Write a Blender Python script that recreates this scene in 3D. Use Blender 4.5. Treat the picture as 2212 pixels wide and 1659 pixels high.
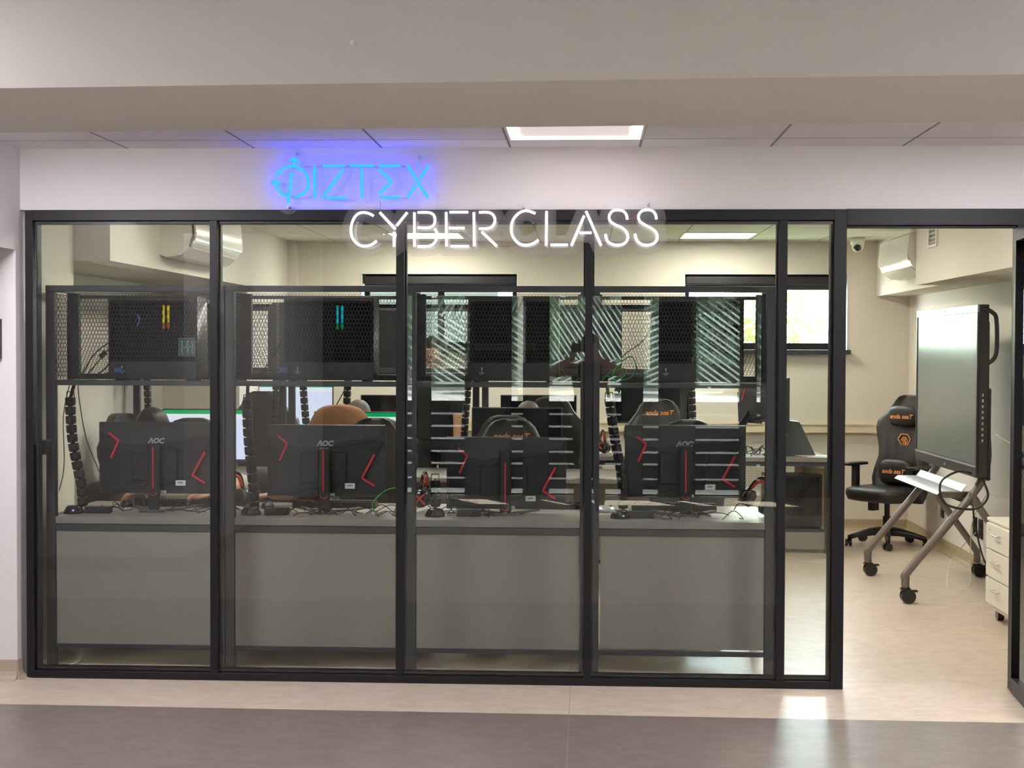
import bpy, bmesh, math, random
import numpy as np
from mathutils import Vector, Matrix
random.seed(7)
R = math.radians
PI = math.pi
for o in list(bpy.data.objects):
    bpy.data.objects.remove(o)
sc = bpy.context.scene
col = sc.collection

# ------------------------------------------------------------------ camera
F_PX, YAW, PITCH, ROLL, DIST, EYE = 3202.8, 0.049064, 0.024521, 0.0035076, 7.0126, 1.6
cy_, sy_, cp_, sp_ = math.cos(YAW), math.sin(YAW), math.cos(PITCH), math.sin(PITCH)
FW = Vector((-sy_*cp_, cy_*cp_, -sp_))
r0 = Vector((cy_, sy_, 0)); u0 = r0.cross(FW)
RT = r0*math.cos(ROLL) + u0*math.sin(ROLL)
UP = u0*math.cos(ROLL) - r0*math.sin(ROLL)
CAM = Vector((0, -DIST, EYE))
cd = bpy.data.cameras.new('camera'); cam = bpy.data.objects.new('camera', cd); col.objects.link(cam)
M = Matrix((RT, UP, -FW)).transposed().to_4x4(); M.translation = CAM
cam.matrix_world = M
cd.sensor_fit = 'HORIZONTAL'; cd.sensor_width = 36.0; cd.lens = 36.0*F_PX/2212
cd.clip_start = 0.05; cd.clip_end = 200
sc.camera = cam

def at(px, py, Y):
    """world point seen at photo pixel (px, py) at depth Y"""
    v = FW + RT*((px-1106)/F_PX) - UP*((py-829.5)/F_PX)
    return CAM + v*((Y+DIST)/v.y)

# ------------------------------------------------------------------ world, sun, exposure
w = bpy.data.worlds.new('sky'); sc.world = w; w.use_nodes = True
bg = w.node_tree.nodes['Background']; bg.inputs[0].default_value = (0.86, 0.95, 1.0, 1); bg.inputs[1].default_value = 32.0
sl = bpy.data.lights.new('sun', 'SUN'); sl.energy = 85; sl.angle = R(1.0); sl.color = (1, .96, .88)
so = bpy.data.objects.new('sun', sl); col.objects.link(so)
so.rotation_euler = Vector((0.35, 0.62, -1.25)).to_track_quat('-Z', 'Y').to_euler()
sc.view_settings.view_transform = 'Standard'; sc.view_settings.look = 'None'
sc.view_settings.exposure = 0.0; sc.view_settings.gamma = 1.0; sc.view_settings.use_curve_mapping = False
cyc = sc.cycles
cyc.max_bounces = 12; cyc.diffuse_bounces = 4; cyc.glossy_bounces = 5; cyc.transmission_bounces = 6
cyc.transparent_max_bounces = 40; cyc.caustics_reflective = False; cyc.caustics_refractive = False
cyc.sample_clamp_indirect = 6.0; cyc.use_denoising = True
CORR_E, ROOM_E, LOBBY_E = 3.9, 32.0, 24.0
CORR_FILL_E = 54.0

# ------------------------------------------------------------------ materials
def mat(name, c, rough=.6, metal=0., spec=.5, emit=None, es=0., noise=0., nscale=8., bump=0., bscale=200., coat=0., stretch=None):
    m = bpy.data.materials.new(name); m.use_nodes = True
    nt = m.node_tree; b = nt.nodes['Principled BSDF']
    b.inputs['Base Color'].default_value = (*c, 1); b.inputs['Roughness'].default_value = rough
    b.inputs['Metallic'].default_value = metal; b.inputs['Specular IOR Level'].default_value = spec
    b.inputs['Coat Weight'].default_value = coat
    if emit: b.inputs['Emission Color'].default_value = (*emit, 1); b.inputs['Emission Strength'].default_value = es
    if noise or bump:
        tc = nt.nodes.new('ShaderNodeTexCoord'); mp = nt.nodes.new('ShaderNodeMapping')
        nt.links.new(tc.outputs['Object'], mp.inputs[0])
        if stretch: mp.inputs['Scale'].default_value = stretch
    if noise:
        n = nt.nodes.new('ShaderNodeTexNoise'); n.inputs['Scale'].default_value = nscale; n.inputs['Detail'].default_value = 6
        nt.links.new(mp.outputs[0], n.inputs['Vector'])
        mx = nt.nodes.new('ShaderNodeMix'); mx.data_type = 'RGBA'
        mx.inputs[6].default_value = (*[v*(1-noise) for v in c], 1); mx.inputs[7].default_value = (*[min(1, v*(1+noise)) for v in c], 1)
        nt.links.new(n.outputs['Fac'], mx.inputs[0]); nt.links.new(mx.outputs[2], b.inputs['Base Color'])
    if bump:
        n2 = nt.nodes.new('ShaderNodeTexNoise'); n2.inputs['Scale'].default_value = bscale
        nt.links.new(mp.outputs[0], n2.inputs['Vector'])
        bp = nt.nodes.new('ShaderNodeBump'); bp.inputs['Strength'].default_value = bump; bp.inputs['Distance'].default_value = .002
        nt.links.new(n2.outputs['Fac'], bp.inputs['Height']); nt.links.new(bp.outputs[0], b.inputs['Normal'])
    return m

def emis(name, c, s):
    m = bpy.data.materials.new(name); m.use_nodes = True; nt = m.node_tree
    nt.nodes.remove(nt.nodes['Principled BSDF']); e = nt.nodes.new('ShaderNodeEmission')
    e.inputs[0].default_value = (*c, 1); e.inputs[1].default_value = s
    nt.links.new(e.outputs[0], nt.nodes['Material Output'].inputs[0]); return m

def pane(name, tint, ior, haze=0., hcol=(.9, .9, .92), rough=0.):
    """thin clear sheet: transparent + fresnel mirror on outward faces"""
    m = bpy.data.materials.new(name); m.use_nodes = True; nt = m.node_tree; N = nt.nodes; L = nt.links
    N.remove(N['Principled BSDF'])
    tr = N.new('ShaderNodeBsdfTransparent'); tr.inputs[0].default_value = (*tint, 1)
    gl = N.new('ShaderNodeBsdfGlossy'); gl.inputs['Roughness'].default_value = rough; gl.inputs[0].default_value = (1, 1, 1, 1)
    fr = N.new('ShaderNodeFresnel'); fr.inputs[0].default_value = ior
    ge = N.new('ShaderNodeNewGeometry'); sub = N.new('ShaderNodeMath'); sub.operation = 'SUBTRACT'; sub.inputs[0].default_value = 1
    L.new(ge.outputs['Backfacing'], sub.inputs[1])
    mu = N.new('ShaderNodeMath'); mu.operation = 'MULTIPLY'; L.new(fr.outputs[0], mu.inputs[0]); L.new(sub.outputs[0], mu.inputs[1])
    base = tr.outputs[0]
    if haze:
        df = N.new('ShaderNodeBsdfDiffuse'); df.inputs[0].default_value = (*hcol, 1)
        h = N.new('ShaderNodeMixShader'); h.inputs[0].default_value = haze; L.new(tr.outputs[0], h.inputs[1]); L.new(df.outputs[0], h.inputs[2]); base = h.outputs[0]
    mx = N.new('ShaderNodeMixShader'); L.new(mu.outputs[0], mx.inputs[0]); L.new(base, mx.inputs[1]); L.new(gl.outputs[0], mx.inputs[2])
    L.new(mx.outputs[0], N['Material Output'].inputs[0]); return m

def tiles(name, c, groove, wx, wy, ox, oy, mort=.006):
    m = mat(name, c, .85, bump=.25, bscale=350); nt = m.node_tree; b = nt.nodes['Principled BSDF']
    tc = nt.nodes.new('ShaderNodeTexCoord'); mp = nt.nodes.new('ShaderNodeMapping'); mp.inputs['Location'].default_value = (ox, oy, 0)
    nt.links.new(tc.outputs['Object'], mp.inputs[0])
    br = nt.nodes.new('ShaderNodeTexBrick'); br.offset = 0; br.inputs['Scale'].default_value = 1
    br.inputs['Brick Width'].default_value = wx; br.inputs['Row Height'].default_value = wy; br.inputs['Mortar Size'].default_value = mort
    br.inputs['Mortar Smooth'].default_value = 0
    br.inputs['Color1'].default_value = (*c, 1); br.inputs['Color2'].default_value = (*c, 1); br.inputs['Mortar'].default_value = (*groove, 1)
    nt.links.new(mp.outputs[0], br.inputs[0]); nt.links.new(br.outputs[0], b.inputs['Base Color'])
    return m

def floormat():
    """one sheet of marbled linoleum with a dark inlaid strip between Y=-2.25 and Y=-0.575"""
    m = mat('linoleum', (.6, .5, .4), .33, spec=.5); nt = m.node_tree; N = nt.nodes; L = nt.links; b = N['Principled BSDF']
    ge = N.new('ShaderNodeNewGeometry'); sep = N.new('ShaderNodeSeparateXYZ'); L.new(ge.outputs['Position'], sep.inputs[0])
    def mth(op, a, bb):
        n = N.new('ShaderNodeMath'); n.operation = op
        for i, v in enumerate((a, bb)):
            if isinstance(v, (int, float)): n.inputs[i].default_value = v
            else: L.new(v, n.inputs[i])
        return n.outputs[0]
    skew = mth('MULTIPLY', sep.outputs[0], .012)
    yy = mth('ADD', sep.outputs[1], skew)
    strip = mth('MULTIPLY', mth('LESS_THAN', yy, -.575), mth('GREATER_THAN', yy, -2.25))
    mp = N.new('ShaderNodeMapping'); L.new(ge.outputs['Position'], mp.inputs[0]); mp.inputs['Scale'].default_value = (2.6, 5, 1)
    n1 = N.new('ShaderNodeTexNoise'); n1.inputs['Scale'].default_value = 3.2; n1.inputs['Detail'].default_value = 9; n1.inputs['Roughness'].default_value = .7; n1.inputs['Distortion'].default_value = .6
    L.new(mp.outputs[0], n1.inputs['Vector'])
    def mixc(f, a, bb):
        x = N.new('ShaderNodeMix'); x.data_type = 'RGBA'
        for i, v in ((0, f), (6, a), (7, bb)):
            if isinstance(v, tuple): x.inputs[i].default_value = (*v, 1)
            else: L.new(v, x.inputs[i])
        return x.outputs[2]
    cr = N.new('ShaderNodeMapRange'); cr.inputs[1].default_value = .3; cr.inputs[2].default_value = .7; L.new(n1.outputs['Fac'], cr.inputs[0])
    cream = mixc(cr.outputs[0], (.52, .425, .335), (.70, .605, .50))
    dark = mixc(cr.outputs[0], (.15, .118, .104), (.235, .195, .172))
    c = mixc(strip, cream, dark)
    seam = mth('LESS_THAN', mth('ABSOLUTE', mth('SUBTRACT', sep.outputs[0], -.062), 0), .0016)
    c = mixc(seam, c, (.33, .27, .21))
    L.new(c, b.inputs['Base Color'])
    n2 = N.new('ShaderNodeTexNoise'); n2.inputs['Scale'].default_value = 30; L.new(mp.outputs[0], n2.inputs['Vector'])
    bp = N.new('ShaderNodeBump'); bp.inputs['Strength'].default_value = .12; bp.inputs['Distance'].default_value = .002
    L.new(n2.outputs['Fac'], bp.inputs['Height']); L.new(bp.outputs[0], b.inputs['Normal'])
    return m

M_WALL = mat('wall_paint', (.80, .775, .79), .75, bump=.12, bscale=260)
M_ROOM = mat('room_wall_paint', (.79, .745, .655), .75, bump=.12, bscale=260)
M_BEAM = mat('beam_paint', (.66, .645, .64), .8, bump=.12, bscale=200)
M_CEIL = tiles('ceiling_tile', (.90, .89, .91), (.25, .25, .26), .61, .60, .357, .27)
M_RCEIL = tiles('room_ceiling_tile', (.76, .73, .66), (.3, .28, .25), .61, .62, .40, .24)
M_FLOOR = floormat()
M_FRAME = mat('black_aluminium', (.011, .0105, .013), .45, .1, spec=.3)
M_COVE = mat('olive_cove_skirting', (.42, .35, .22), .45, noise=.12, nscale=14)
M_COVE2 = mat('beige_cove_skirting', (.45, .38, .30), .45, noise=.12, nscale=14)
M_GLASS = pane('clear_glass', (.93, .96, .95), 1.75)
M_LGLASS = pane('tinted_lobby_glass', (.85, .88, .88), 1.45)
M_WGLASS = pane('window_glass', (.95, .97, .97), 1.45)
M_ACRYL = pane('clear_acrylic', (.995, .995, 1.0), 1.35, .045, (.95, .95, 1.0))
M_STEEL = mat('graphite_steel', (.055, .055, .062), .5, .3)
M_MESH = mat('graphite_mesh', (.032, .030, .032), .55, .3)
M_LAM = mat('grey_laminate', (.30, .268, .24), .45, noise=.06, nscale=4, stretch=(1, 1, 14))
M_TOP = mat('desk_laminate', (.26, .235, .215), .4, noise=.10, nscale=5, stretch=(1, 9, 1))
M_BLK = mat('black_plastic', (.012, .012, .014), .42)
M_BLK2 = mat('dark_grey_plastic', (.03, .03, .034), .38)
M_BLKG = mat('gloss_black_plastic', (.01, .01, .012), .18)
M_RED = mat('red_plastic', (.75, .02, .045), .35)
M_ORG = mat('orange_red_plastic', (.65, .06, .03), .3)
M_LEA = mat('black_leatherette', (.016, .0155, .016), .42, bump=.3, bscale=500)
M_LEA2 = mat('charcoal_leatherette', (.028, .026, .023), .4, bump=.3, bscale=500)
M_LOGO = mat('orange_print', (.85, .34, .10), .5)
M_WHITE = mat('white_plastic', (.82, .80, .74), .35)
M_ACW = mat('aircon_white', (.80, .77, .70), .22)
M_ACD = mat('aircon_dark_strip', (.10, .08, .06), .3)
M_STK = mat('white_sticker', (.85, .85, .85), .5)
M_INK = mat('grey_print', (.35, .35, .35), .5)
M_SILV = mat('silver_metal', (.62, .63, .66), .32, .7)
M_TUBE = mat('grey_bronze_tube', (.20, .175, .16), .35, .55)
M_CREAM = mat('cream_trunking', (.80, .70, .50), .45)
M_PED = mat('white_lacquer', (.90, .86, .75), .4)
M_GREENC = mat('green_cable', (.05, .42, .05), .45)
M_WHITEC = mat('white_cable', (.75, .74, .66), .5)
M_WIRE = mat('orange_wire', (.45, .12, .05), .5)
M_SKIN = mat('skin', (.62, .34, .22), .5, noise=.08, nscale=20)
M_HAIR = mat('dark_brown_hair', (.014, .009, .007), .5, noise=.4, nscale=60, bump=.6, bscale=120)
M_HAIRG = mat('ash_hair', (.14, .12, .10), .55, noise=.4, nscale=60, bump=.6, bscale=120)
M_BLUEN = emis('blue_neon', (.003, .052, 1.0), 12.0)
M_WNEON = emis('white_neon', (1.0, .93, 1.0), 3.5)
M_LED = emis('corridor_led', (1.0, .90, .88), CORR_E*2.6)
M_DIFF = mat('led_diffuser', (.8, .75, .74), .5, emit=(1, .88, .86), es=.5)
M_LEDR = emis('room_led', (1.0, .92, .79), ROOM_E)
M_LEDL = emis('lobby_led', (1.0, .95, .965), LOBBY_E)
M_SCRN = bpy.data.materials.new('placeholder_screen')

def sheetmat():
    """lit spreadsheet: green title bar, pale grid (object space of the screen, Z up)"""
    m = bpy.data.materials.new('spreadsheet_screen'); m.use_nodes = True; nt = m.node_tree; N = nt.nodes; L = nt.links
    N.remove(N['Principled BSDF'])
    tc = N.new('ShaderNodeTexCoord'); sep = N.new('ShaderNodeSeparateXYZ'); L.new(tc.outputs['Object'], sep.inputs[0])
    def mth(op, a, bb):
        n = N.new('ShaderNodeMath'); n.operation = op
        for i, v in enumerate((a, bb)):
            if isinstance(v, (int, float)): n.inputs[i].default_value = v
            else: L.new(v, n.inputs[i])
        return n.outputs[0]
    z = sep.outputs[2]
    def mixc(f, a, bb):
        x = N.new('ShaderNodeMix'); x.data_type = 'RGBA'
        for i, v in ((0, f), (6, a), (7, bb)):
            if isinstance(v, tuple): x.inputs[i].default_value = (*v, 1)
            else: L.new(v, x.inputs[i])
        return x.outputs[2]
    gx = mth('LESS_THAN', mth('MODULO', mth('ADD', sep.outputs[0], 5), .042), .0012)
    gz = mth('LESS_THAN', mth('MODULO', mth('ADD', z, 5), .0115), .0012)
    c = mixc(mth('MAXIMUM', gx, gz), (.74, .77, .97), (.62, .65, .85))
    c = mixc(mth('GREATER_THAN', z, .112), c, (.80, .82, .93))
    c = mixc(mth('GREATER_THAN', z, .150), c, (.0, .36, .09))
    c = mixc(mth('LESS_THAN', z, -.158), c, (.05, .07, .14))
    e = N.new('ShaderNodeEmission'); L.new(c, e.inputs[0]); e.inputs[1].default_value = 1.05
    L.new(e.outputs[0], N['Material Output'].inputs[0]); return m
M_SHEET = sheetmat()
M_OFF = mat('dark_screen', (.006, .009, .010), .12)
M_TINT = pane('tinted_case_glass', (.42, .43, .47), 1.45)

# ------------------------------------------------------------------ mesh builder
class MB:
    def __init__(s): s.v = []; s.f = []
    def add(s, vs, fs):
        n = len(s.v); s.v += [tuple(v) for v in vs]; s.f += [tuple(i+n for i in f) for f in fs]; return s
    def box(s, x0, x1, y0, y1, z0, z1):
        return s.add([(x0,y0,z0),(x1,y0,z0),(x1,y1,z0),(x0,y1,z0),(x0,y0,z1),(x1,y0,z1),(x1,y1,z1),(x0,y1,z1)],
                     [(0,3,2,1),(4,5,6,7),(0,1,5,4),(1,2,6,5),(2,3,7,6),(3,0,4,7)])
    def obox(s, c, sz, rot=(0,0,0)):
        m = Matrix.Translation(c) @ __import__('mathutils').Euler(rot).to_matrix().to_4x4()
        a, b, d = sz[0]/2, sz[1]/2, sz[2]/2
        vs = [m @ Vector(p) for p in ((-a,-b,-d),(a,-b,-d),(a,b,-d),(-a,b,-d),(-a,-b,d),(a,-b,d),(a,b,d),(-a,b,d))]
        return s.add(vs, [(0,3,2,1),(4,5,6,7),(0,1,5,4),(1,2,6,5),(2,3,7,6),(3,0,4,7)])
    def beam(s, p, q, wd, th, up=(0,0,1)):
        """square bar from p to q, wd across, th along up"""
        p = Vector(p); q = Vector(q); d = (q-p).normalized(); u = Vector(up); sd = d.cross(u)
        if sd.length < 1e-5: sd = d.cross(Vector((0,1,0)))
        sd.normalize(); u = sd.cross(d).normalized()
        vs = []
        for e in (p, q):
            for a, b in ((-1,-1),(1,-1),(1,1),(-1,1)): vs.append(e + sd*(a*wd/2) + u*(b*th/2))
        return s.add(vs, [(3,2,1,0),(4,5,6,7),(0,1,5,4),(1,2,6,5),(2,3,7,6),(3,0,4,7)])
    def cyl(s, p, q, r, r2=None, n=16, cap=True):
        r2 = r if r2 is None else r2
        p = Vector(p); q = Vector(q); d = (q-p).normalized()
        a = d.orthogonal().normalized(); b = d.cross(a)
        vs = [p+(a*math.cos(2*PI*i/n)+b*math.sin(2*PI*i/n))*r for i in range(n)] + [q+(a*math.cos(2*PI*i/n)+b*math.sin(2*PI*i/n))*r2 for i in range(n)]
        fs = [(i,(i+1)%n,n+(i+1)%n,n+i) for i in range(n)]
        if cap: fs += [tuple(range(n-1,-1,-1)), tuple(range(n,2*n))]
        return s.add(vs, fs)
    def tube(s, pts, r, n=8, radii=None):
        pts = [Vector(p) for p in pts]; N = len(pts); k0 = len(s.v); prev = None
        for i, p in enumerate(pts):
            t = (pts[min(i+1,N-1)]-pts[max(i-1,0)]).normalized()
            if prev is None: a = t.orthogonal().normalized()
            else:
                a = prev - t*prev.dot(t)
                a = a.normalized() if a.length > 1e-6 else t.orthogonal().normalized()
            prev = a; b = t.cross(a); rr = radii[i] if radii else r
            s.v += [tuple(p+(a*math.cos(2*PI*j/n)+b*math.sin(2*PI*j/n))*rr) for j in range(n)]
        for i in range(N-1):
            for j in range(n):
                s.f.append((k0+i*n+j, k0+i*n+(j+1)%n, k0+(i+1)*n+(j+1)%n, k0+(i+1)*n+j))
        s.f.append(tuple(k0+j for j in range(n-1,-1,-1))); s.f.append(tuple(k0+(N-1)*n+j for j in range(n)))
        return s
    def prism(s, poly, axis, a, b):
        """poly: 2D points; axis 'x': (y,z), 'y': (x,z), 'z': (x,y)"""
        n = len(poly)
        def P(u, v, t): return {'x': (t,u,v), 'y': (u,t,v), 'z': (u,v,t)}[axis]
        vs = [P(u,v,a) for u,v in poly] + [P(u,v,b) for u,v in poly]
        return s.add(vs, [tuple(range(n-1,-1,-1)), tuple(range(n,2*n))] + [(i,(i+1)%n,n+(i+1)%n,n+i) for i in range(n)])
    def lathe(s, prof, c=(0,0,0), n=24):
        c = Vector(c); k0 = len(s.v)
        for r, z in prof:
            s.v += [tuple(c+Vector((r*math.cos(2*PI*j/n), r*math.sin(2*PI*j/n), z))) for j in range(n)]
        for i in range(len(prof)-1):
            for j in range(n): s.f.append((k0+i*n+j, k0+i*n+(j+1)%n, k0+(i+1)*n+(j+1)%n, k0+(i+1)*n+j))
        s.f.append(tuple(k0+j for j in range(n-1,-1,-1))); s.f.append(tuple(k0+(len(prof)-1)*n+j for j in range(n)))
        return s
    def ball(s, c, r, nu=16, nv=10, fn=None):
        rx, ry, rz = r if hasattr(r, '__len__') else (r, r, r); k0 = len(s.v)
        for i in range(nv+1):
            th = PI*i/nv
            for j in range(nu):
                ph = 2*PI*j/nu; d = Vector((math.sin(th)*math.cos(ph), math.sin(th)*math.sin(ph), math.cos(th)))
                if fn: d = fn(d)
                s.v.append((c[0]+d.x*rx, c[1]+d.y*ry, c[2]+d.z*rz))
        for i in range(nv):
            for j in range(nu): s.f.append((k0+i*nu+j, k0+(i+1)*nu+j, k0+(i+1)*nu+(j+1)%nu, k0+i*nu+(j+1)%nu))
        return s
    def mesh(s, name, m):
        me = bpy.data.meshes.new(name); me.from_pydata(s.v, [], s.f)
        bm = bmesh.new(); bm.from_mesh(me); bmesh.ops.remove_doubles(bm, verts=bm.verts, dist=1e-5)
        bmesh.ops.dissolve_degenerate(bm, edges=bm.edges, dist=1e-6)
        bmesh.ops.recalc_face_normals(bm, faces=bm.faces); bm.to_mesh(me); bm.free()
        me.materials.append(m); return me
    def build(s, name, m, parent=None, bevel=0., smooth=False, seg=2):
        o = bpy.data.objects.new(name, s.mesh(name, m)); col.objects.link(o)
        if parent: o.parent = parent
        if smooth:
            for p in o.data.polygons: p.use_smooth = True
        if bevel:
            b = o.modifiers.new('bevel', 'BEVEL'); b.width = bevel; b.segments = seg; b.limit_method = 'ANGLE'; b.angle_limit = R(40)
            for p in o.data.polygons: p.use_smooth = True
            b.harden_normals = True
        return o

def smooth_angle(o, a=40):
    bm = bmesh.new(); bm.from_mesh(o.data)
    for e in bm.edges: e.smooth = not (len(e.link_faces) == 2 and e.calc_face_angle(0) > R(a))
    for f in bm.faces: f.smooth = True
    bm.to_mesh(o.data); bm.free(); return o

def tag(o, label=None, cat=None, group=None, kind=None):
    if label: o['label'] = label
    if cat: o['category'] = cat
    if group: o['group'] = group
    if kind: o['kind'] = kind
    return o
def empty(name, loc=(0,0,0), rz=0., label=None, cat=None, group=None, kind=None):
    o = bpy.data.objects.new(name, None); col.objects.link(o); o.location = loc; o.rotation_euler = (0,0,rz)
    o.empty_display_size = .05
    return tag(o, label, cat, group, kind)
KIDS = {}
def children(o): return [c for c in bpy.data.objects if c.parent is o]
def copy_tree(o, parent=None):
    c = o.copy(); col.objects.link(c); c.parent = parent
    for ch in children(o): copy_tree(ch, c)
    return c
def dup(o, loc, rz, label=None, group=None):
    c = copy_tree(o); c.location = loc; c.rotation_euler = (0,0,rz)
    return tag(c, label, None, group)
def struct(name, mb, m, parent=None, **k):
    o = mb.build(name, m, parent, **k)
    if parent is None: o['kind'] = 'structure'
    return o
def text(name, body, size, m, parent, loc, rot, ext=.0008, shear=0., align='CENTER', off=0.):
    cu = bpy.data.curves.new(name, 'FONT'); cu.body = body; cu.size = size; cu.extrude = ext; cu.align_x = align; cu.align_y = 'CENTER'; cu.shear = shear; cu.offset = off
    t = bpy.data.objects.new(name, cu); col.objects.link(t)
    dg = bpy.context.evaluated_depsgraph_get(); me = bpy.data.meshes.new_from_object(t.evaluated_get(dg))
    bpy.data.objects.remove(t); o = bpy.data.objects.new(name, me); col.objects.link(o)
    me.materials.clear(); me.materials.append(m); o.parent = parent; o.location = loc; o.rotation_euler = rot
    return o
def catenary(p, q, sag, n=14, side=(0,0,0)):
    p = Vector(p); q = Vector(q); out = []
    for i in range(n+1):
        t = i/n; k = 4*t*(1-t); out.append(p.lerp(q, t) - Vector((0,0,sag))*k + Vector(side)*k)
    return out
def spline(pts, k=6):
    P = [Vector(p) for p in pts]; P = [P[0]]+P+[P[-1]]; out = []
    for i in range(1, len(P)-2):
        for j in range(k):
            t = j/k; a, b, c, d = P[i-1:i+3]
            out.append(.5*((2*b)+(-a+c)*t+(2*a-5*b+4*c-d)*t*t+(-a+3*b-3*c+d)*t**3))
    out.append(P[-2]); return out

# ================================================================== SETTING
ZC = 2.545
struct('floor', MB().box(-6, 5.6, -9.15, 6.4, -.12, 0), M_FLOOR)
struct('ceiling', MB().box(-6, 5.6, -2.6, 0.0, ZC, ZC+.1), M_CEIL)
struct('ceiling_room', MB().box(-3.4, 3.0, .1, 6.35, ZC, ZC+.1), M_RCEIL)
struct('ceiling_lobby', MB().box(-6, 5.6, -9.15, -2.6, 2.74, 2.84), M_BEAM)
# wall over the glass front, and right of the doorway
struct('wall_front', MB().box(-2.712, 5.6, 0, .1, 2.252, ZC+.1).box(2.06, 5.6, 0, .1, 0, 2.252), M_WALL)
struct('wall_front_left', MB().box(-6, -2.712, -.06, .1, 0, 2.75), M_WALL)
struct('trim_5', MB().box(-6, -2.712, -2.2, -.06, 2.058, ZC), M_WALL)
beam = [(-6, -2.832+.276), (5.6, -2.832-.258), (5.6, -1.967-.28), (-6, -1.967+.30)]
struct('trim_6', MB().prism(beam, 'z', 2.35, 2.84), M_BEAM)
struct('wall_left', MB().box(-3.4, -2.75, .1, .85, 0, ZC).box(-3.4, -3.25, .85, 4.26, 0, ZC).box(-3.4, -2.65, 4.26, 6.35, 0, ZC), M_ROOM)
struct('trim_1', MB().box(-3.25, -2.55, .85, 4.26, 2.06, ZC), M_ROOM)
struct('wall_right', MB().box(2.85, 3.0, .1, 6.35, 0, ZC), M_ROOM)
struct('trim_2', MB().box(2.39, 2.85, .1, 3.87, 2.062, ZC).box(2.56, 2.85, 3.87, 6.2, 2.062, ZC), M_ROOM)
WA, WB = (-2.0, -.605), (.88, 2.31); WZ0, WZ1 = 1.59, 2.255
bw = MB()
for x0, x1 in ((-2.65, WA[0]), (WA[1], WB[0]), (WB[1], 2.85)): bw.box(x0, x1, 6.2, 6.5, 0, ZC)
for x0, x1 in (WA, WB): bw.box(x0, x1, 6.2, 6.5, 0, WZ0).box(x0, x1, 6.2, 6.5, WZ1, ZC)
struct('wall_back', bw, M_ROOM)
# lobby shell behind the camera
struct('wall_lobby_left', MB().box(-6, -2.85, -9.15, -3.4, 0, 2.74), M_WALL)
struct('wall_corridor_left', MB().box(-6.1, -6, -3.4, 0, 0, 2.74), M_WALL)
struct('wall_corridor_right', MB().box(5.6, 5.7, -9.15, .1, 0, 2.74), M_WALL)

# skirtings: coved vinyl
def cove(name, p, q, nrm, m, h=.095):
    p = Vector((*p, 0)); q = Vector((*q, 0)); n = Vector((*nrm, 0)); prof = [(0, 0), (.05, 0), (.028, .006), (.012, .02), (.006, .04), (.005, h), (0, h)]
    mb = MB(); vs = [e + n*a + Vector((0, 0, b)) for e in (p, q) for a, b in prof]; k = len(prof)
    mb.add(vs, [(i, (i+1) % k, k+(i+1) % k, k+i) for i in range(k)] + [tuple(range(k)), tuple(range(2*k-1, k-1, -1))])
    return struct(name, mb, m)
cove('baseboard_back', (-2.65, 6.2), (2.85, 6.2), (0, -1), M_COVE)
cove('baseboard_right', (2.85, .1), (2.85, 6.2), (-1, 0), M_COVE)
cove('baseboard_left', (-3.25, .85), (-3.25, 4.26), (1, 0), M_COVE)
cove('baseboard_front', (-6, -.06), (-2.712, -.06), (0, -1), M_COVE2)
cove('baseboard_corner', (-2.712, -.06), (-2.712, 0), (1, 0), M_COVE2)
cove('baseboard_lobby', (-6, -3.4), (-2.85, -3.4), (0, 1), M_COVE2)
cove('baseboard_lobby_side', (-2.85, -9), (-2.85, -3.4), (1, 0), M_COVE2)

# ---- glass front: window_1 = frame + mullions + panes
gf = empty('window_1', kind='structure')
fx0, fx1 = -2.682, 1.217
fr = MB().box(fx0, fx0+.038, -.02, .06, 0, 2.248).box(fx1-.058, fx1, -.02, .06, 0, 2.248)
fr.box(fx0+.038, fx1-.058, -.02, .06, 0, .036).box(fx0+.038, fx1-.058, -.02, .06, 2.2, 2.248)
fr.box(fx0+.038, fx1-.058, .005, .06, .036, .05).box(fx0+.038, fx1-.058, .005, .06, 2.186, 2.2)
fr.box(fx0+.038, fx0+.052, .005, .06, .05, 2.186).box(fx1-.07, fx1-.058, .005, .06, .05, 2.186)
fr.build('window_frame', M_FRAME, gf, bevel=.002)
mull = [(-1.787, -1.751), (-.892, -.857), (.0, .035), (.905, .941)]
edges = [fx0+.038] + [v for p in mull for v in p] + [fx1-.058]
for a, b in mull:
    MB().box(a, b, -.02, .06, .036, 2.2).box(a-.008, b+.008, .02, .06, .05, 2.186).build('mullion', M_FRAME, gf, bevel=.002)
for i in range(5):
    MB().box(edges[2*i], edges[2*i+1], .004, .012, .04, 2.196).build('glass_pane', M_GLASS, gf)
# ---- doorway: frame and the open glass leaf
d1 = empty('door_1', kind='structure')
MB().box(fx1, 2.06, -.02, .06, 2.176, 2.252).box(fx1, 2.06, .0, .05, 2.165, 2.176).box(2.0, 2.06, -.02, .06, 0, 2.176).build('door_frame', M_FRAME, d1, bevel=.002)
leaf = empty('door_leaf', (2.03, -.02, 0)); leaf.parent = d1; leaf.rotation_euler = (0, 0, R(-94.5))
lf = MB().box(0, .045, -.045, 0, .012, 2.16).box(.72, .765, -.045, 0, .012, 2.16).box(.045, .72, -.045, 0, .012, .075).box(.045, .72, -.045, 0, 2.1, 2.16)
lfo = lf.build('leaf_frame', M_FRAME, d1, bevel=.002); lfo.location = leaf.location; lfo.rotation_euler = leaf.rotation_euler
gp = MB().box(.045, .72, -.026, -.018, .075, 2.1).build('glass_pane', M_GLASS, d1); gp.location = leaf.location; gp.rotation_euler = leaf.rotation_euler
bpy.data.objects.remove(leaf)

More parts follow.
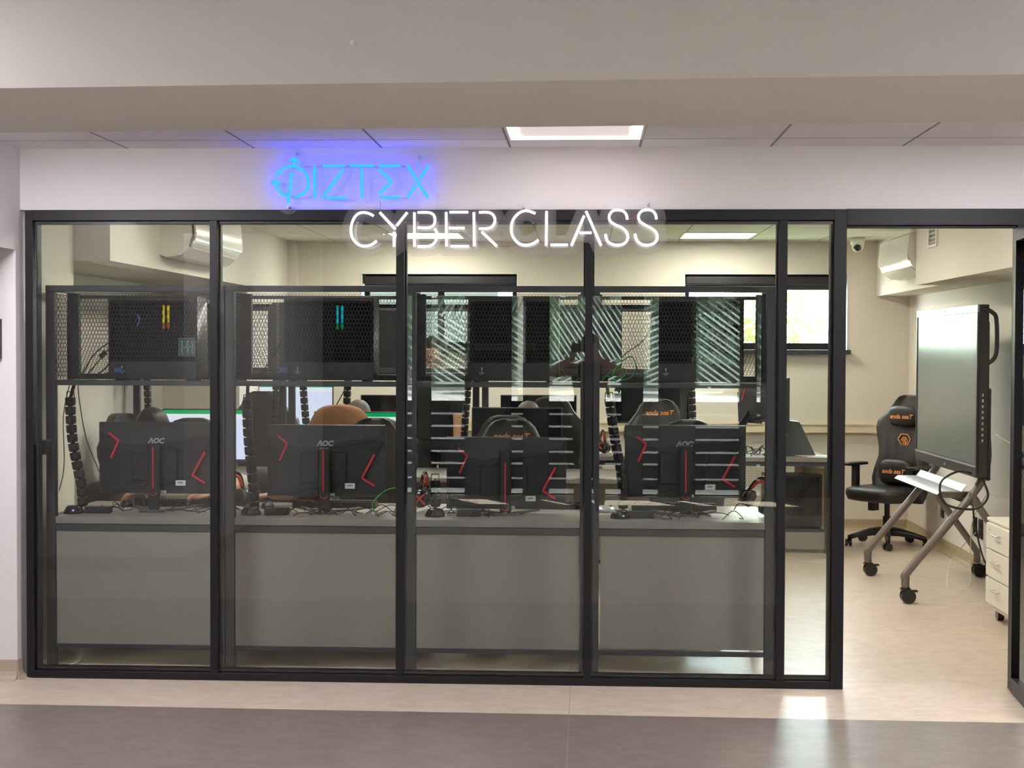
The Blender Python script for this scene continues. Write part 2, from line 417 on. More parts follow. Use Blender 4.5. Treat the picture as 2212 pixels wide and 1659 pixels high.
# ---- back windows
def back_window(name, x0, x1, mul):
    wn = empty(name, kind='structure')
    m = MB().box(x0, x0+.05, 6.36, 6.42, WZ0, WZ1).box(x1-.05, x1, 6.36, 6.42, WZ0, WZ1).box(x0+.05, x1-.05, 6.36, 6.42, WZ0, WZ0+.06).box(x0+.05, x1-.05, 6.36, 6.42, WZ1-.06, WZ1)
    for a in mul: m.box(a-.03, a+.03, 6.36, 6.42, WZ0+.06, WZ1-.06)
    m.build('window_frame', M_FRAME, wn, bevel=.003)
    MB().box(x0+.05, x1-.05, 6.385, 6.393, WZ0+.06, WZ1-.06).build('glass_pane', M_WGLASS, wn)
    MB().box(x0-.02, x1+.02, 6.12, 6.36, WZ0-.04, WZ0).build('window_sill', M_BLK2, wn, bevel=.006)
    MB().box(x0-.005, x0+.004, 6.196, 6.36, WZ0, WZ1+.006).box(x1-.004, x1+.005, 6.196, 6.36, WZ0, WZ1+.006).box(x0, x1, 6.196, 6.36, WZ1, WZ1+.006).build('reveal_trim', mat('white_reveal', (.85, .87, .85), .5), wn)
    return wn
back_window('window_2', *WA, [-1.3])
back_window('window_3', *WB, [])
for nm, (x0, x1), lb in (('roller_blind', WA, 'black roller blind cassette in the left back window, mostly behind the white neon sign'), ('roller_blind', WB, 'black roller blind cassette across the top of the right back window')):
    t = empty(nm, ((x0+x1)/2, 6.27, WZ1-.09), 0, lb, 'blind', 'roller blinds on the back windows')
    W_ = (x1-x0)/2-.012
    MB().box(-W_, W_, -.05, .05, 0, .075).build('cassette', M_BLK, t, bevel=.01)
    MB().box(-W_+.01, W_-.01, .0, .004, -.03, .0).box(-W_+.01, W_-.01, -.006, .008, -.045, -.03).build('blind_hem', M_BLK2, t)
# rear lobby windows (seen mirrored in the glass front)
YB = -9.0
cols = [(876, 891), (928, 1006), (1102, 1132), (1184, 1345), (1388, 1426), (1502, 1602), (1634, 1648)]
cols = [(at(a, 750, 9).x, at(b, 750, 9).x) for a, b in cols]
wb = MB(); xs = [-2.85] + [v for c in cols for v in c] + [5.6]
for i in range(0, len(xs), 2): wb.box(xs[i], xs[i+1], YB-.15, YB, 0, 2.74)
for a, b in cols: wb.box(a, b, YB-.15, YB, 2.16, 2.74)
struct('wall_lobby_back', wb, mat('dark_lobby_wall', (.10, .10, .11), .7, bump=.2))
M_FILM = bpy.data.materials.new('white_window_film'); M_FILM.use_nodes = True
_n = M_FILM.node_tree; _n.nodes.remove(_n.nodes['Principled BSDF'])
_a = _n.nodes.new('ShaderNodeBsdfTranslucent'); _a.inputs[0].default_value = (.86, .93, .93, 1)
_b = _n.nodes.new('ShaderNodeBsdfDiffuse'); _b.inputs[0].default_value = (.8, .85, .85, 1)
_m = _n.nodes.new('ShaderNodeMixShader'); _m.inputs[0].default_value = .3
_n.links.new(_a.outputs[0], _m.inputs[1]); _n.links.new(_b.outputs[0], _m.inputs[2]); _n.links.new(_m.outputs[0], _n.nodes['Material Output'].inputs[0])
def stripes(mb, x0, x1, z0, z1, ang, gap, wd, y, clip=None):
    """parallel bars clipped to a rectangle; clip = (a, b, c): keep a*x + b*z > c"""
    d = Vector((math.cos(ang), math.sin(ang))); n = Vector((-d.y, d.x)); c0 = Vector(((x0+x1)/2, (z0+z1)/2)); L = (x1-x0)+(z1-z0)
    k = -L
    while k < L:
        poly = [c0+n*k-d*L, c0+n*k+d*L, c0+n*(k+wd)+d*L, c0+n*(k+wd)-d*L]
        planes = [(1, 0, x0), (-1, 0, -x1), (0, 1, z0), (0, -1, -z1)] + ([clip] if clip else [])
        for a, b, c in planes:
            out = []
            for i in range(len(poly)):
                p, q = poly[i], poly[(i+1) % len(poly)]; fp = a*p.x+b*p.y-c; fq = a*q.x+b*q.y-c
                if fp >= 0: out.append(p)
                if (fp >= 0) != (fq >= 0): out.append(p.lerp(q, fp/(fp-fq)))
            poly = out
            if len(poly) < 3: break
        if len(poly) >= 3: mb.prism([tuple(p) for p in poly], 'y', y-.0015, y)
        k += gap*(1+.18*math.sin(k*37))
for i, (a, b) in enumerate(cols):
    wn = empty('window_%d' % (4+i), kind='structure')
    m = MB().box(a, a+.012, YB-.1, YB-.04, 0, 2.16).box(b-.012, b, YB-.1, YB-.04, 0, 2.16).box(a, b, YB-.1, YB-.04, .98, 1.02)
    z = .0
    for zz in (.02, .17, .33, .46, .60, .735, .87):
        m.box(a+.012, b-.012, YB-.07, YB-.06, z, zz if zz < .9 else .98); z = zz+(.05 if zz < .1 else .022)
    m.box(a+.012, b-.012, YB-.07, YB-.06, z, .98)
    m.build('window_frame', M_FRAME, wn)
    MB().box(a+.012, b-.012, YB-.12, YB-.114, .0, 2.16).build('glass_pane', M_LGLASS, wn)
    f = MB(); s = 1 if i % 2 else -1
    mid = (a+b)/2
    if i == 3:
        stripes(f, a+.012, b-.012, 1.22, 2.14, R(-57), .052, .017, YB-.065, (0, 1, 1.47)); stripes(f, a+.012, b-.012, 1.22, 1.47, R(28), .055, .018, YB-.065)
    elif b-a > .1:
        stripes(f, a+.012, b-.012, 1.22, 2.14, R(-32 if i < 5 and i != 4 else (24 if i == 4 else -36)), .062, .021, YB-.065, (0, -1, -(1.86+.05*i) if i != 4 else -2.2))
        if i != 4: stripes(f, a+.012, b-.012, 1.22, 2.14, R(62 if i != 3 else -58), .07, .02, YB-.065, (0, 1, 1.885+.05*i))
    else: stripes(f, a+.012, b-.012, 1.22, 2.0, R(-35), .09, .03, YB-.065)
    f.box(a+.012, b-.012, YB-.0665, YB-.065, 1.2, 1.222)
    f.build('window_film', M_FILM, wn)

# ---- outdoors
M_PAVE = mat('pavement', (.62, .60, .56), .85, noise=.12, nscale=3)
struct('ground_street', MB().box(-14, 16, -40, -10.3, .75, .93), M_PAVE)
struct('ground_light_well', MB().box(-14, 16, -10.3, YB-.16, -.2, -.05), M_PAVE)
struct('wall_light_well', MB().box(-14, 16, -10.4, -10.3, -.05, .75), mat('pale_concrete', (.7, .7, .68), .8))
struct('ground_yard', MB().box(-14, 16, 6.51, 40, 0.3, .45), M_PAVE)
M_FAC = mat('white_render', (.80, .82, .82), .8); M_TEAL = mat('teal_metal', (.10, .24, .24), .5); M_BLIND = mat('pale_blind', (.62, .72, .74), .6)
fa = empty('neighbouring_building', (4.0, 15.0, .45), 0, 'bright white building with teal window frames outside the right back window', 'building')
MB().box(-9, 9, 0, .3, 0, 2.9).build('wall', M_FAC, fa)
for k in range(6):
    x = -8.2+k*2.75
    f = MB().box(x, x+2.3, -.05, 0, .9, 2.75).build('window', M_TEAL, fa)
    sl_ = MB()
    for c in range(2):
        for j in range(17): sl_.box(x+.12+c*1.12, x+1.06+c*1.12, -.07, -.055, 1.0+j*.096, 1.0+j*.096+.075)
    g = sl_.build('slatted_blind', M_BLIND, f)
    g['kind'] = 'stuff'
struct('dark_backdrop_yard', MB().box(-3.6, -.86, 7.6, 7.66, .45, 2.7), mat('dark_backdrop', (.012, .016, .013), .9))  # dark sheet added to keep the view through the left back window dark
bn = empty('garden_bench', (3.35, 9.3, .45), R(8), 'dark slatted garden bench outside the right back window', 'bench')
MB().box(-.7, .7, -.2, .2, .42, .46).build('seat', M_BLK2, bn); b_ = MB()
for z in (.95, 1.12, 1.29): b_.box(-.7, .7, .2, .23, z, z+.07)
b_.build('backrest', M_BLK2, bn)
for x in (-.62, .62): MB().box(x-.03, x+.03, -.2, .22, 0, .42).box(x-.03, x+.03, .19, .22, .4, 1.36).build('leg', M_BLK2, bn)
def leafmat(name, c): return mat(name, c, .6, noise=.5, nscale=9)
def bush(name, loc, rx, rz, n, m, label, cat='plant', group=None, leaf=.12, trunk=True):
    t = empty(name, loc, 0, label, cat, group); fo = MB(); rr = random.Random(hash(label) % 999 if False else len(label)*7+n)
    for i in range(n):
        d = Vector((rr.gauss(0, 1), rr.gauss(0, 1), rr.gauss(0, 1))).normalized()*rr.random()**.4
        c = Vector((d.x*rx, d.y*rx, rz+d.z*rz)); a = Vector((rr.uniform(-1, 1), rr.uniform(-1, 1), rr.uniform(-.6, 1))).normalized(); b = a.orthogonal().normalized(); b = (Matrix.Rotation(rr.random()*6.3, 3, a) @ b)
        L = leaf*rr.uniform(.7, 1.3); nn = a.cross(b)*.004
        q = [c, c+a*L*.5+b*L*.22, c+a*L, c+a*L*.5-b*L*.22]
        fo.add([v-nn for v in q]+[v+nn for v in q], [(0, 1, 2, 3), (7, 6, 5, 4)])
    fo.build('foliage', m, t)
    st = MB()
    for k in range(5):
        an = k*1.26; st.tube([(0, 0, 0), (rx*.2*math.cos(an), rx*.2*math.sin(an), rz*.7), (rx*.55*math.cos(an), rx*.55*math.sin(an), rz*1.5)], .03, 6, radii=[.03, .02, .008])
    st.build('stem', mat('bark_'+name, (.16, .11, .07), .8), t); return t
MG1 = leafmat('yellow_green_leaf', (.35, .50, .08)); MG2 = leafmat('dark_leaf', (.055, .085, .035))  # yellow-green leaves for the shrubs, dark green for the street trees
bush('leafy_shrub', (1.75, 7.6, .45), .55, .95, 900, MG1, 'yellow green leafy shrub outside the back window, seen through the right cage mesh')
bush('low_shrub', (2.75, 7.9, .45), .45, .62, 500, MG1, 'low yellow green shrub under the view of the right back window')
for k, x in enumerate((-3.5, -1.6, .3, 2.2, 4.1)):
    bush('street_tree', (x, -14.5-.4*(k % 2), .93), .68, 1.3, 900, MG2, 'dark green street tree mirrored in the glass front', 'tree', 'street trees outside the lobby windows', leaf=.3)
struct('wall_street', MB().box(-14, 1.2, -19.2, -19, .93, 1.45), mat('pale_stone_wall', (.55, .50, .40), .8, noise=.2, nscale=6))
struct('wall_street_brick', MB().box(1.2, 16, -19.2, -19, .93, 1.6), mat('brick_red_wall', (.5, .17, .12), .8, noise=.3, nscale=6))
pil = MB().box(at(1118, 750, 11).x, at(1145, 750, 11).x+.05, -11.3, -11.0, .93, 2.9)
tag(pil.build('stone_pillar', mat('pale_stone', (.72, .66, .50), .85, bump=.8, bscale=12)), 'pale stone pillar outdoors, mirrored in the glass front', 'pillar')

hd = MB(); rr = random.Random(11)  # dark greenery added to block bright sky between the street trees
for k in range(26):
    x = -7.5+k*.62; hd.ball((x, -18.2+rr.uniform(-.15, .15), 3.2), (.62, .5, 2.35+rr.uniform(-.3, .5)), 12, 10)
tag(hd.build('hedge', MG2, None, smooth=True), 'added tall dark hedge across the street, closing sky gaps between the mirrored trees', 'hedge')

# ---- ceiling lights
def square_light(loc, label, group, led, ring=True, sz=.58, drop=.006):
    t = empty('ceiling_light', loc, 0, label, 'ceiling light', group); h = sz/2
    if ring:
        m = MB()
        for a in ((-h, h, -h, -h+.09), (-h, h, h-.09, h), (-h, -h+.05, -h+.09, h-.09), (h-.05, h, -h+.09, h-.09)): m.box(*a, -.008, 0)
        m.build('light_ring', led, t)
        MB().box(-h+.05, h-.05, -h+.09, h-.09, -.006, 0).build('diffuser', M_DIFF, t)
    else:
        MB().box(-h+.012, h-.012, -h+.012, h-.012, -drop, 0).build('diffuser', led, t)
    m = MB()
    for a in ((-h-.012, h+.012, -h-.012, -h), (-h-.012, h+.012, h, h+.012), (-h-.012, -h, -h, h), (h, h+.012, -h, h)): m.box(*a, -.008, 0)
    m.build('bezel', M_WHITE, t); return t
cg = 'square lights in the corridor ceiling'
square_light((-.048, -.60, ZC), 'square ceiling light with a glowing rim above the white neon sign', cg, M_LED)
M_LEDFILL = emis('corridor_fill_panel', (1.0, .95, .975), CORR_FILL_E)
for x, y in ((-2.38, -1.5), (1.95, -1.5), (4.2, -1.0)): square_light((x, y, ZC), 'added unseen square ceiling panel behind the beam, brightening the corridor', cg, M_LEDFILL, False, drop=.02)  # unseen panels added behind the beam to brighten the corridor floor and ceiling
for x, y in ((-2.45, -3.45), (2.45, -3.45), (-1.8, -6.2), (1.8, -6.2), (4.6, -5.2)):
    square_light((x, y, 2.74), 'square lobby ceiling light behind the beam', 'square lights in the lobby ceiling', M_LEDL, False)
rg = 'square lights in the classroom ceiling'
for x, n in ((-1.335, 'left'), (1.10, 'right')):
    square_light((x, 5.45, ZC), 'lit square ceiling panel in the classroom, the %s of the two in view' % n, rg, M_LEDR, False)
for x in (-1.335, 1.10):
    for y in (3.0, 1.0): square_light((x, y, ZC), 'lit square classroom ceiling panel hidden above the front frame', rg, M_LEDR, False)

# ---- trunking, pipe box, sockets, grille, camera, aircons
t = empty('cable_trunking', (0, 6.2, .90), 0, 'cream dado cable trunking running along the back wall', 'trunking')
MB().box(-2.65, 2.85, -.045, 0, -.038, .038).build('trunking_body', M_CREAM, t)
MB().box(-2.65, 2.85, -.052, -.045, .028, .040).box(-2.65, 2.85, -.052, -.045, -.040, -.028).build('trunking_lip', M_CREAM, t)
tag(MB().box(-2.65, -2.57, 6.1, 6.2, 0, ZC).build('pipe_boxing', M_ROOM, bevel=.003), 'narrow white vertical pipe boxing in the back left corner', 'pipe boxing')
for y, z, lb in ((4.905, .33, 'black wall socket with a plug on the right wall, nearest the back corner'), (3.92, .31, 'black wall socket in the middle of the three on the right wall'), (3.76, .31, 'black wall socket on the right wall, nearest the white drawers')):
    t = empty('wall_socket', (2.85, y, z), 0, lb, 'socket', 'black sockets on the right wall')
    MB().box(-.012, 0, -.045, .045, -.07, .07).build('face_plate', M_BLK, t, bevel=.003)
    MB().cyl((-.012, 0, .02), (-.018, 0, .02), .018).cyl((-.012, 0, -.03), (-.018, 0, -.03), .018).build('outlet', M_BLK2, t)
t = empty('air_grille', (2.39, 3.33, 2.41), 0, 'white slatted air grille on the right bulkhead', 'grille')
MB().box(-.012, 0, -.13, -.10, -.11, .11).box(-.012, 0, .10, .13, -.11, .11).box(-.012, 0, -.1, .1, -.11, -.09).box(-.012, 0, -.1, .1, .09, .11).build('frame', M_WHITE, t)
MB().box(-.003, 0, -.1, .1, -.09, .09).build('backing', M_BLK, t)
g = MB()
for k in range(6): g.obox((-.008, 0, -.075+k*.03), (.012, .2, .004), (0, R(35), 0))
g.build('slat', M_WHITE, t)
t = empty('dome_camera', (2.31, 5.75, ZC), 0, 'white dome security camera with a black lens under the back ceiling', 'camera')
MB().lathe([(.0, -.001), (.062, -.001), (.062, -.035), (.056, -.06), (.0, -.06)]).build('base', M_WHITE, t, smooth=True)
MB().ball((0, -.012, -.07), .052).build('housing', M_WHITE, t, smooth=True)
MB().ball((-.005, -.034, -.084), .036).build('lens', M_BLKG, t, smooth=True)
def aircon(loc, rz, L, label):
    """profile in (y,z): back at y=0, front toward -Y; length along x"""
    t = empty('air_conditioner', loc, rz, label, 'air conditioner', 'wall air conditioners')
    prof = [(0, 0), (-.04, -.015), (-.13, .0), (-.19, .05), (-.215, .10), (-.205, .2), (-.20, .27), (-.17, .30), (0, .30)]
    smooth_angle(MB().prism(prof, 'x', -L/2, L/2).build('body', M_ACW, t))
    fp = [(-.218, .085), (-.226, .12), (-.216, .2), (-.211, .275), (-.2, .285), (-.2, .275), (-.205, .2), (-.213, .12), (-.205, .085)]
    smooth_angle(MB().prism(fp, 'x', -L/2+.0, L/2).build('front_panel', M_ACW, t))
    sp = [(-.19, .045), (-.205, .085), (-.214, .12), (-.206, .2), (-.20, .285), (-.192, .285), (-.196, .2), (-.2, .12), (-.19, .085), (-.18, .05)]
    MB().prism(sp, 'x', -L/2-.004, -L/2+.02).build('side_strip', M_ACD, t)
    MB().prism([(-.125, -.004), (-.187, .045), (-.19, .04), (-.127, -.012)], 'x', -L/2+.06, L/2-.06).build('air_flap', M_ACW, t)
    return t
aircon((-2.55, 2.38, 2.15), R(90), 1.2, 'white wall air conditioner on the left bulkhead, behind the first mullion')
AR = aircon((2.56, 4.45, 2.16), R(-90), 1.08, 'white wall air conditioner on the right bulkhead, seen through the doorway')

# ================================================================== DESKS WITH COMPUTER CAGES
_nets = {}
def hexnet(wd, ht, p=.0165, q=.0205, t=.0016, d=.0013):
    """expanded-metal lattice in the XZ plane, centred at x, from z=0"""
    key = (round(wd, 3), round(ht, 3))
    if key in _nets: return _nets[key]
    mb = MB(); a, b = q*.62, q*.36; nx, nz = int(wd/p), int(ht/q); x0 = -nx*p/2
    def seg(x1, z1, x2, z2):
        if max(abs(x1), abs(x2)) > wd/2 or min(z1, z2) < 0 or max(z1, z2) > ht: return
        L = math.hypot(x2-x1, z2-z1); ux, uz = (x2-x1)/L*t/2, (z2-z1)/L*t/2; nx_, nz_ = -uz, ux
        v = [(x1+nx_, -d, z1+nz_), (x1-nx_, -d, z1-nz_), (x2-nx_, -d, z2-nz_), (x2+nx_, -d, z2+nz_), (x1+nx_, d, z1+nz_), (x1-nx_, d, z1-nz_), (x2-nx_, d, z2-nz_), (x2+nx_, d, z2+nz_)]
        mb.add(v, [(0, 1, 2, 3), (7, 6, 5, 4), (1, 5, 6, 2), (0, 3, 7, 4)])
    for j in range(nz+1):
        for i in range(nx+1):
            cx = x0+i*p+(j % 2)*p/2; cz = j*q+q*.5
            seg(cx+p/2, cz-b, cx+p/2, cz+b); seg(cx, cz+a, cx+p/2, cz+b); seg(cx, cz+a, cx-p/2, cz+b)
    me = bpy.data.meshes.new('cage_mesh'); me.from_pydata(mb.v, [], mb.f); me.materials.append(M_MESH)
    _nets[key] = me; return me
def net(parent, wd, ht, loc, rz=0):
    o = bpy.data.objects.new('cage_mesh', hexnet(wd, ht)); col.objects.link(o); o.parent = parent; o.location = loc; o.rotation_euler = (0, 0, rz); return o

def gaming_desk(W_, loc, rz, label, group, panel=True, left_net=True, gap=0.):
    """origin: back (cage side) left corner on the floor; y runs to the user side"""
    t = empty('computer_desk', loc, rz, label, 'desk', group); P = .045; D = .72
    for x in (0, W_-P): MB().box(x, x+P, 0, P, .0, 1.872).build('post', M_STEEL, t, bevel=.003)
    for x in (0, W_-P): MB().box(x, x+P, D-P, D, .0, .715).build('leg', M_STEEL, t, bevel=.003)
    MB().box(0, W_, 0, .03, 1.872, 1.902).box(P, W_-P, 0, .03, 1.405, 1.43).box(0, .03, .03, .35, 1.872, 1.902).box(W_-.03, W_, .03, .35, 1.872, 1.902).box(0, .03, P, .35, 1.405, 1.43).box(W_-.03, W_, P, .35, 1.405, 1.43).build('cage_rail', M_STEEL, t, bevel=.002)
    for bb in ((P, W_-P, .005, .035, .678, .713), (P, W_-P, .005, .03, .089, .112), (0, P, P, D-P, .66, .713), (W_-P, W_, P, D-P, .66, .713)): MB().box(*bb).build('desk_rail', M_STEEL, t, bevel=.002)
    MB().box(-.001, .06, .31, .35, 1.43, 1.872).box(W_-.06, W_+.001, .31, .35, 1.43, 1.872).box(.06, W_-.06, .325, .35, 1.43, 1.458).box(.06, W_-.06, .325, .35, 1.846, 1.864).build('cage_back_frame', M_STEEL, t, bevel=.002)
    MB().box(.012, W_-.012, .03, .35, 1.418, 1.424).build('cage_shelf', M_STEEL, t)
    net(t, W_-2*P, .442, (W_/2, .012, 1.43)); net(t, W_-.12, .388, (W_/2, .338, 1.458))
    net(t, .27, .442, (.012, .175, 1.43), R(90)); net(t, .27, .442, (W_-.012, .175, 1.43), R(90))
    MB().box(P+.001, W_-P-.001, -.0, D+.03, .715, .75).box(.0, P+.001, P+.001, D+.03, .715, .75).box(W_-P-.001, W_, P+.001, D+.03, .715, .75).build('desktop', M_TOP, t, bevel=.002)
    if panel: MB().box(P+.003+gap, W_-P-.002, .01, .026, .112+gap*2, .678).build('modesty_panel', M_LAM, t, bevel=.001)
    return t
U = .9035; DX = [-2.683+U*i for i in range(4)]; DY = .25
gname = 'row of computer desks standing behind the glass front'
for i, lb in enumerate(('leftmost front desk, yellow memory light in its cage', 'second front desk, blue green memory light in its cage', 'third front desk, under the word CYBER of the white sign', 'rightmost front desk, tangled green cable in its cage')):
    gaming_desk(U-.004, (DX[i], DY, 0), 0, 'steel desk with mesh cage, '+lb, gname, gap=.005 if i == 3 else 0)
mid = [(-3.20, 1.10, 'leftmost of the middle row, beside the recessed left wall'), (-2.09, 1.36, 'second in the middle row, behind the brown draped chair'), (-.72, 1.44, 'rightmost of the middle row, behind the third mullion')]
for x, wd, lb in mid:
    gaming_desk(wd-.01, (x+wd-.01, 3.4, 0), PI, 'steel desk with mesh cage, '+lb, 'middle row of computer desks')
# back row: desks with cages under the top
M_CARD = mat('kraft_cardboard', (.55, .40, .22), .8)
def low_desk(x0, x1, label):
    t = empty('computer_desk', (x0, 4.65, 0), 0, label, 'desk', 'back row desks with mesh under the top'); W_ = x1-x0
    MB().box(0, W_, -.01, .72, .715, .75).build('desktop', M_TOP, t, bevel=.002)
    for x in (0, W_-.04):
        MB().box(x, x+.04, 0, .04, 0, .715).build('leg', M_STEEL, t); MB().box(x, x+.04, .66, .7, 0, .715).build('leg', M_STEEL, t)
    for bb in ((.04, W_-.04, .005, .03, .68, .713), (.04, W_-.04, .005, .03, .165, .19)): MB().box(*bb).build('desk_rail', M_STEEL, t)
    MB().box(.04, W_-.04, .01, .026, .03, .165).build('modesty_panel', M_LAM, t)
    net(t, W_-.08, .49, (W_/2, .015, .19))
    MB().box(.04, W_-.04, .04, .66, .165, .18).build('cage_shelf', M_STEEL, t); return t
for k, (a, b, lb) in enumerate(((-2.55, -1.45, 'with the lit spreadsheet, against the left wall'), (-1.44, -.34, 'behind the standing person'), (-.33, .78, 'between the two far chairs'), (.79, 1.92, 'dark computer case on top, seen through the narrow pane'))):
    low_desk(a, b, 'far desk with steel mesh below, '+lb)

# ---- computer towers
M_RAMY = emis('yellow_light', (1.0, .72, .0), 3.0); M_RAMO = emis('orange_light', (1.0, .16, .02), 1.6)
M_RAMC = emis('cyan_light', (.0, .75, .80), 2.6); M_RAMG = emis('green_light', (.0, .65, .15), 1.6)
M_FAN = emis('violet_light', (.35, .30, 1.0), 2.2); M_RAMR = emis('red_light', (.9, .05, .06), 1.3)
M_GPU = mat('brushed_grey', (.30, .29, .26), .4, .5); M_BOARD = mat('circuit_board', (.02, .022, .028), .5, noise=.5, nscale=40)
M_AQUA = mat('aqua_antenna_box', (.05, .14, .35), .4)
def tower(loc, rz, label, group, ram=None, fan=None, name='computer_tower'):
    t = empty(name, loc, rz, label, 'computer', group); W_, D, H = .45, .215, .425
    MB().box(0, W_, D-.004, D, .012, H).box(0, .012, .004, D-.004, .012, H).box(W_-.012, W_, .004, D-.004, .012, H).box(.012, W_-.012, .004, D-.004, H-.012, H).box(.012, W_-.012, .004, D-.004, .012, .024).box(0, W_, 0, .004, .012, .10).box(0, W_, 0, .004, H-.02, H).build('case_body', M_BLK2, t, bevel=.0015)
    MB().box(0, W_, 0, .004, .10, H-.02).build('side_glass', M_TINT, t)
    MB().box(.03, .34, .15, .155, .11, H-.03).build('motherboard', M_BOARD, t)
    MB().box(.03, .33, .05, .145, .16, .20).box(.05, .24, .046, .05, .172, .19).build('graphics_card', M_GPU if ram is None else M_BLK2, t)
    g = MB().box(.06, .22, .0455, .046, .178, .184); g.build('card_badge', M_GPU, t)
    for k in range(2):
        x = .25+k*.024
        b = MB().box(x, x+.008, .10, .148, .265, .385).build('memory_stick', M_BLK, t)
        if ram:
            MB().box(x-.001, x+.009, .094, .10, .295, .385).build('light_bar', ram[0], b)
            MB().box(x-.001, x+.009, .094, .10, .265, .291).build('light_bar', ram[1], b)
    m = MB()
    for k in range(18):
        a = 2*PI*k/18; m.obox((.075+.042*math.cos(a), .14, .31+.042*math.sin(a)), (.016, .01, .004), (0, -a-PI/2, 0))
    m.build('cooler_fan', M_BLK2, t)
    if fan:
        m = MB(); pts = [(.075+.044*math.cos(a), .128, .31+.044*math.sin(a)) for a in [R(-50+i*12) for i in range(9)]]
        m.tube(pts, .0022, 6).build('fan_light', fan, t)
    MB().box(.067, .071, -.0008, 0, .062, .078).box(.067, .071, -.0008, 0, .056, .059).build('case_emblem', M_STK, t)
    text('case_lettering', 'GAMING\nRTX', .0075, M_STK, t, (.069, -.0006, .046), (R(90), 0, 0), .0002)
    for x in (.03, .39): MB().box(x, x+.03, .02, .195, 0, .012).build('foot', M_BLK, t)
    return t
tg = 'computer towers in the front cages'
tower((DX[0]+.29, DY+.085, 1.424), 0, 'black computer tower with yellow memory lights in the leftmost cage', tg, (M_RAMY, M_RAMO), M_FAN)
tower((DX[1]+.276, DY+.085, 1.424), 0, 'black computer tower with cyan memory lights in the second cage', tg, (M_RAMC, M_RAMG))
tower((DX[2]+.296, DY+.085, 1.424), 0, 'unlit black computer tower in the cage under the word CYBER', tg)
tower((DX[3]+.303, DY+.085, 1.424), 0, 'unlit black computer tower in the rightmost cage, next to the green cable', tg)
for (x, wd, lb), n in zip(mid, ('behind the left cage, red memory light', 'behind the second cage', 'behind the third cage')):
    tower((x+wd/2+.25, 3.3, 1.424), PI, 'black computer tower in the middle row of cages, '+n, 'computer towers in the middle cages', (M_RAMR, M_RAMO) if 'red' in n else None)
for x, n in ((-2.3, 'nearest the left wall'), (-1.2, 'below the standing person'), (-.05, 'between the far chairs'), (1.42, 'seen through the narrow pane')):
    tower((x, 4.75, .181), 0, 'black computer tower on the shelf under the back desks, '+n, 'computer towers under the back desks')

# ---- monitors
def monitor(loc, rz, label, group, screen=None, h=.0, brand=True, arm=False, ctop=.072):
    """origin on the desk, back toward -Y, screen toward +Y; centre height .27+h"""
    t = empty('monitor', loc, rz, label, 'monitor', group); W_, H = .614, .37; c = .27+h
    MB().box(-W_/2, W_/2, .0, .02, c-H/2, c+H/2).build('casing', M_BLK2, t, bevel=.004)
    MB().box(-W_/2+.008, W_/2-.008, .0202, .0212, -H/2+.018, H/2-.008).build('screen', screen or M_OFF, t).location = (0, 0, c)
    up_ = [(-W_/2+.004, c+H/2-.003), (W_/2-.004, c+H/2-.003), (W_/2-.004, c+H/2-.012), (W_/2-.03, c+.13), (-.12, c+.06), (-.19, c+.075), (-W_/2+.004, c+H/2-.05)]
    MB().prism(up_, 'y', -.006, .0).build('upper_shell', mat_up, t, bevel=.0015)
    lo = [(-W_/2+.02, c-H/2+.01), (-W_/2+.004, c+.06), (-.20, c+.05), (-.12, c+.035), (W_/2-.05, c+.11), (W_/2-.012, c+.1), (.18, c-.10), (.14, c-.125), (-.05, c-.14), (-.18, c-H/2+.01)]
    MB().prism(lo, 'y', -.016, .0).build('lower_shell', M_BLK, t, bevel=.003)
    MB().box(-.13, .11, -.03, -.016, c-.115, c+.045).build('rear_bulge', M_BLK, t, bevel=.008)
    for a, b, d in (((-.249, .129), (-.199, .089), (-.239, .0)), ((.253, .034), (.188, -.087), (.253, -.127))):
        m = MB(); y = -.018
        for p, q in ((a, b), (b, d)): m.beam((p[0], y, c+p[1]), (q[0], y, c+q[1]), .010, .004, up=(0, 1, 0))
        m.build('red_chevron', M_RED, t)
    if brand: text('brand_lettering', '\u039bOC', .037, M_STK2, t, (-.005, -.0075, c+.088), (R(90), 0, 0), .001, shear=.2, off=.0016)
    if not arm:
        m = MB().box(-.03, .03, -.075, -.04, .012, c+ctop); m.build('stand_column', M_BLK, t, bevel=.010)
        MB().box(-.02, .02, -.042, -.028, c-.05, c+.03).build('stand_neck', M_BLK, t)
        MB().box(-.0045, .0015, -.0765, -.0748, c-.15, c+.06).build('red_stripe', M_RED, t)
        m = MB(); m.tube([(.022*math.cos(a), -.0765, c-.165+.022*math.sin(a)) for a in [R(200+20*i) for i in range(8)]], .0022, 6).build('cable_ring', M_ORG, t)
        f = MB().prism([(-.07, .0), (.07, .0), (.06, .014), (.025, .008), (-.025, .008), (-.06, .014)], 'y', -.098, -.06)
        f.beam((.02, -.07, .006), (.16, .14, .006), .026, .012).beam((-.02, -.07, .006), (-.16, .14, .006), .026, .012)
        f.build('stand_foot', M_SILVD, t, bevel=.002)
    s = MB().box(.10, .152, -.0185, -.016, c-.142, c-.114); st = s.build('asset_sticker', M_STK, t)
    MB().box(.113, .139, -.0192, -.0185, c-.130, c-.122).build('barcode', M_INK, st)
    MB().box(.0, .045, -.0015, 0, c-.182, c-.168).build('port_label', M_STK, t); return t
M_STK2 = mat('pale_grey_print', (.5, .5, .5), .5)
mat_up = mat('charcoal_shell', (.05, .05, .052), .35); M_SILVD = mat('gunmetal', (.12, .12, .125), .35, .6)
mg = 'monitors on the front desks with their backs to the glass'
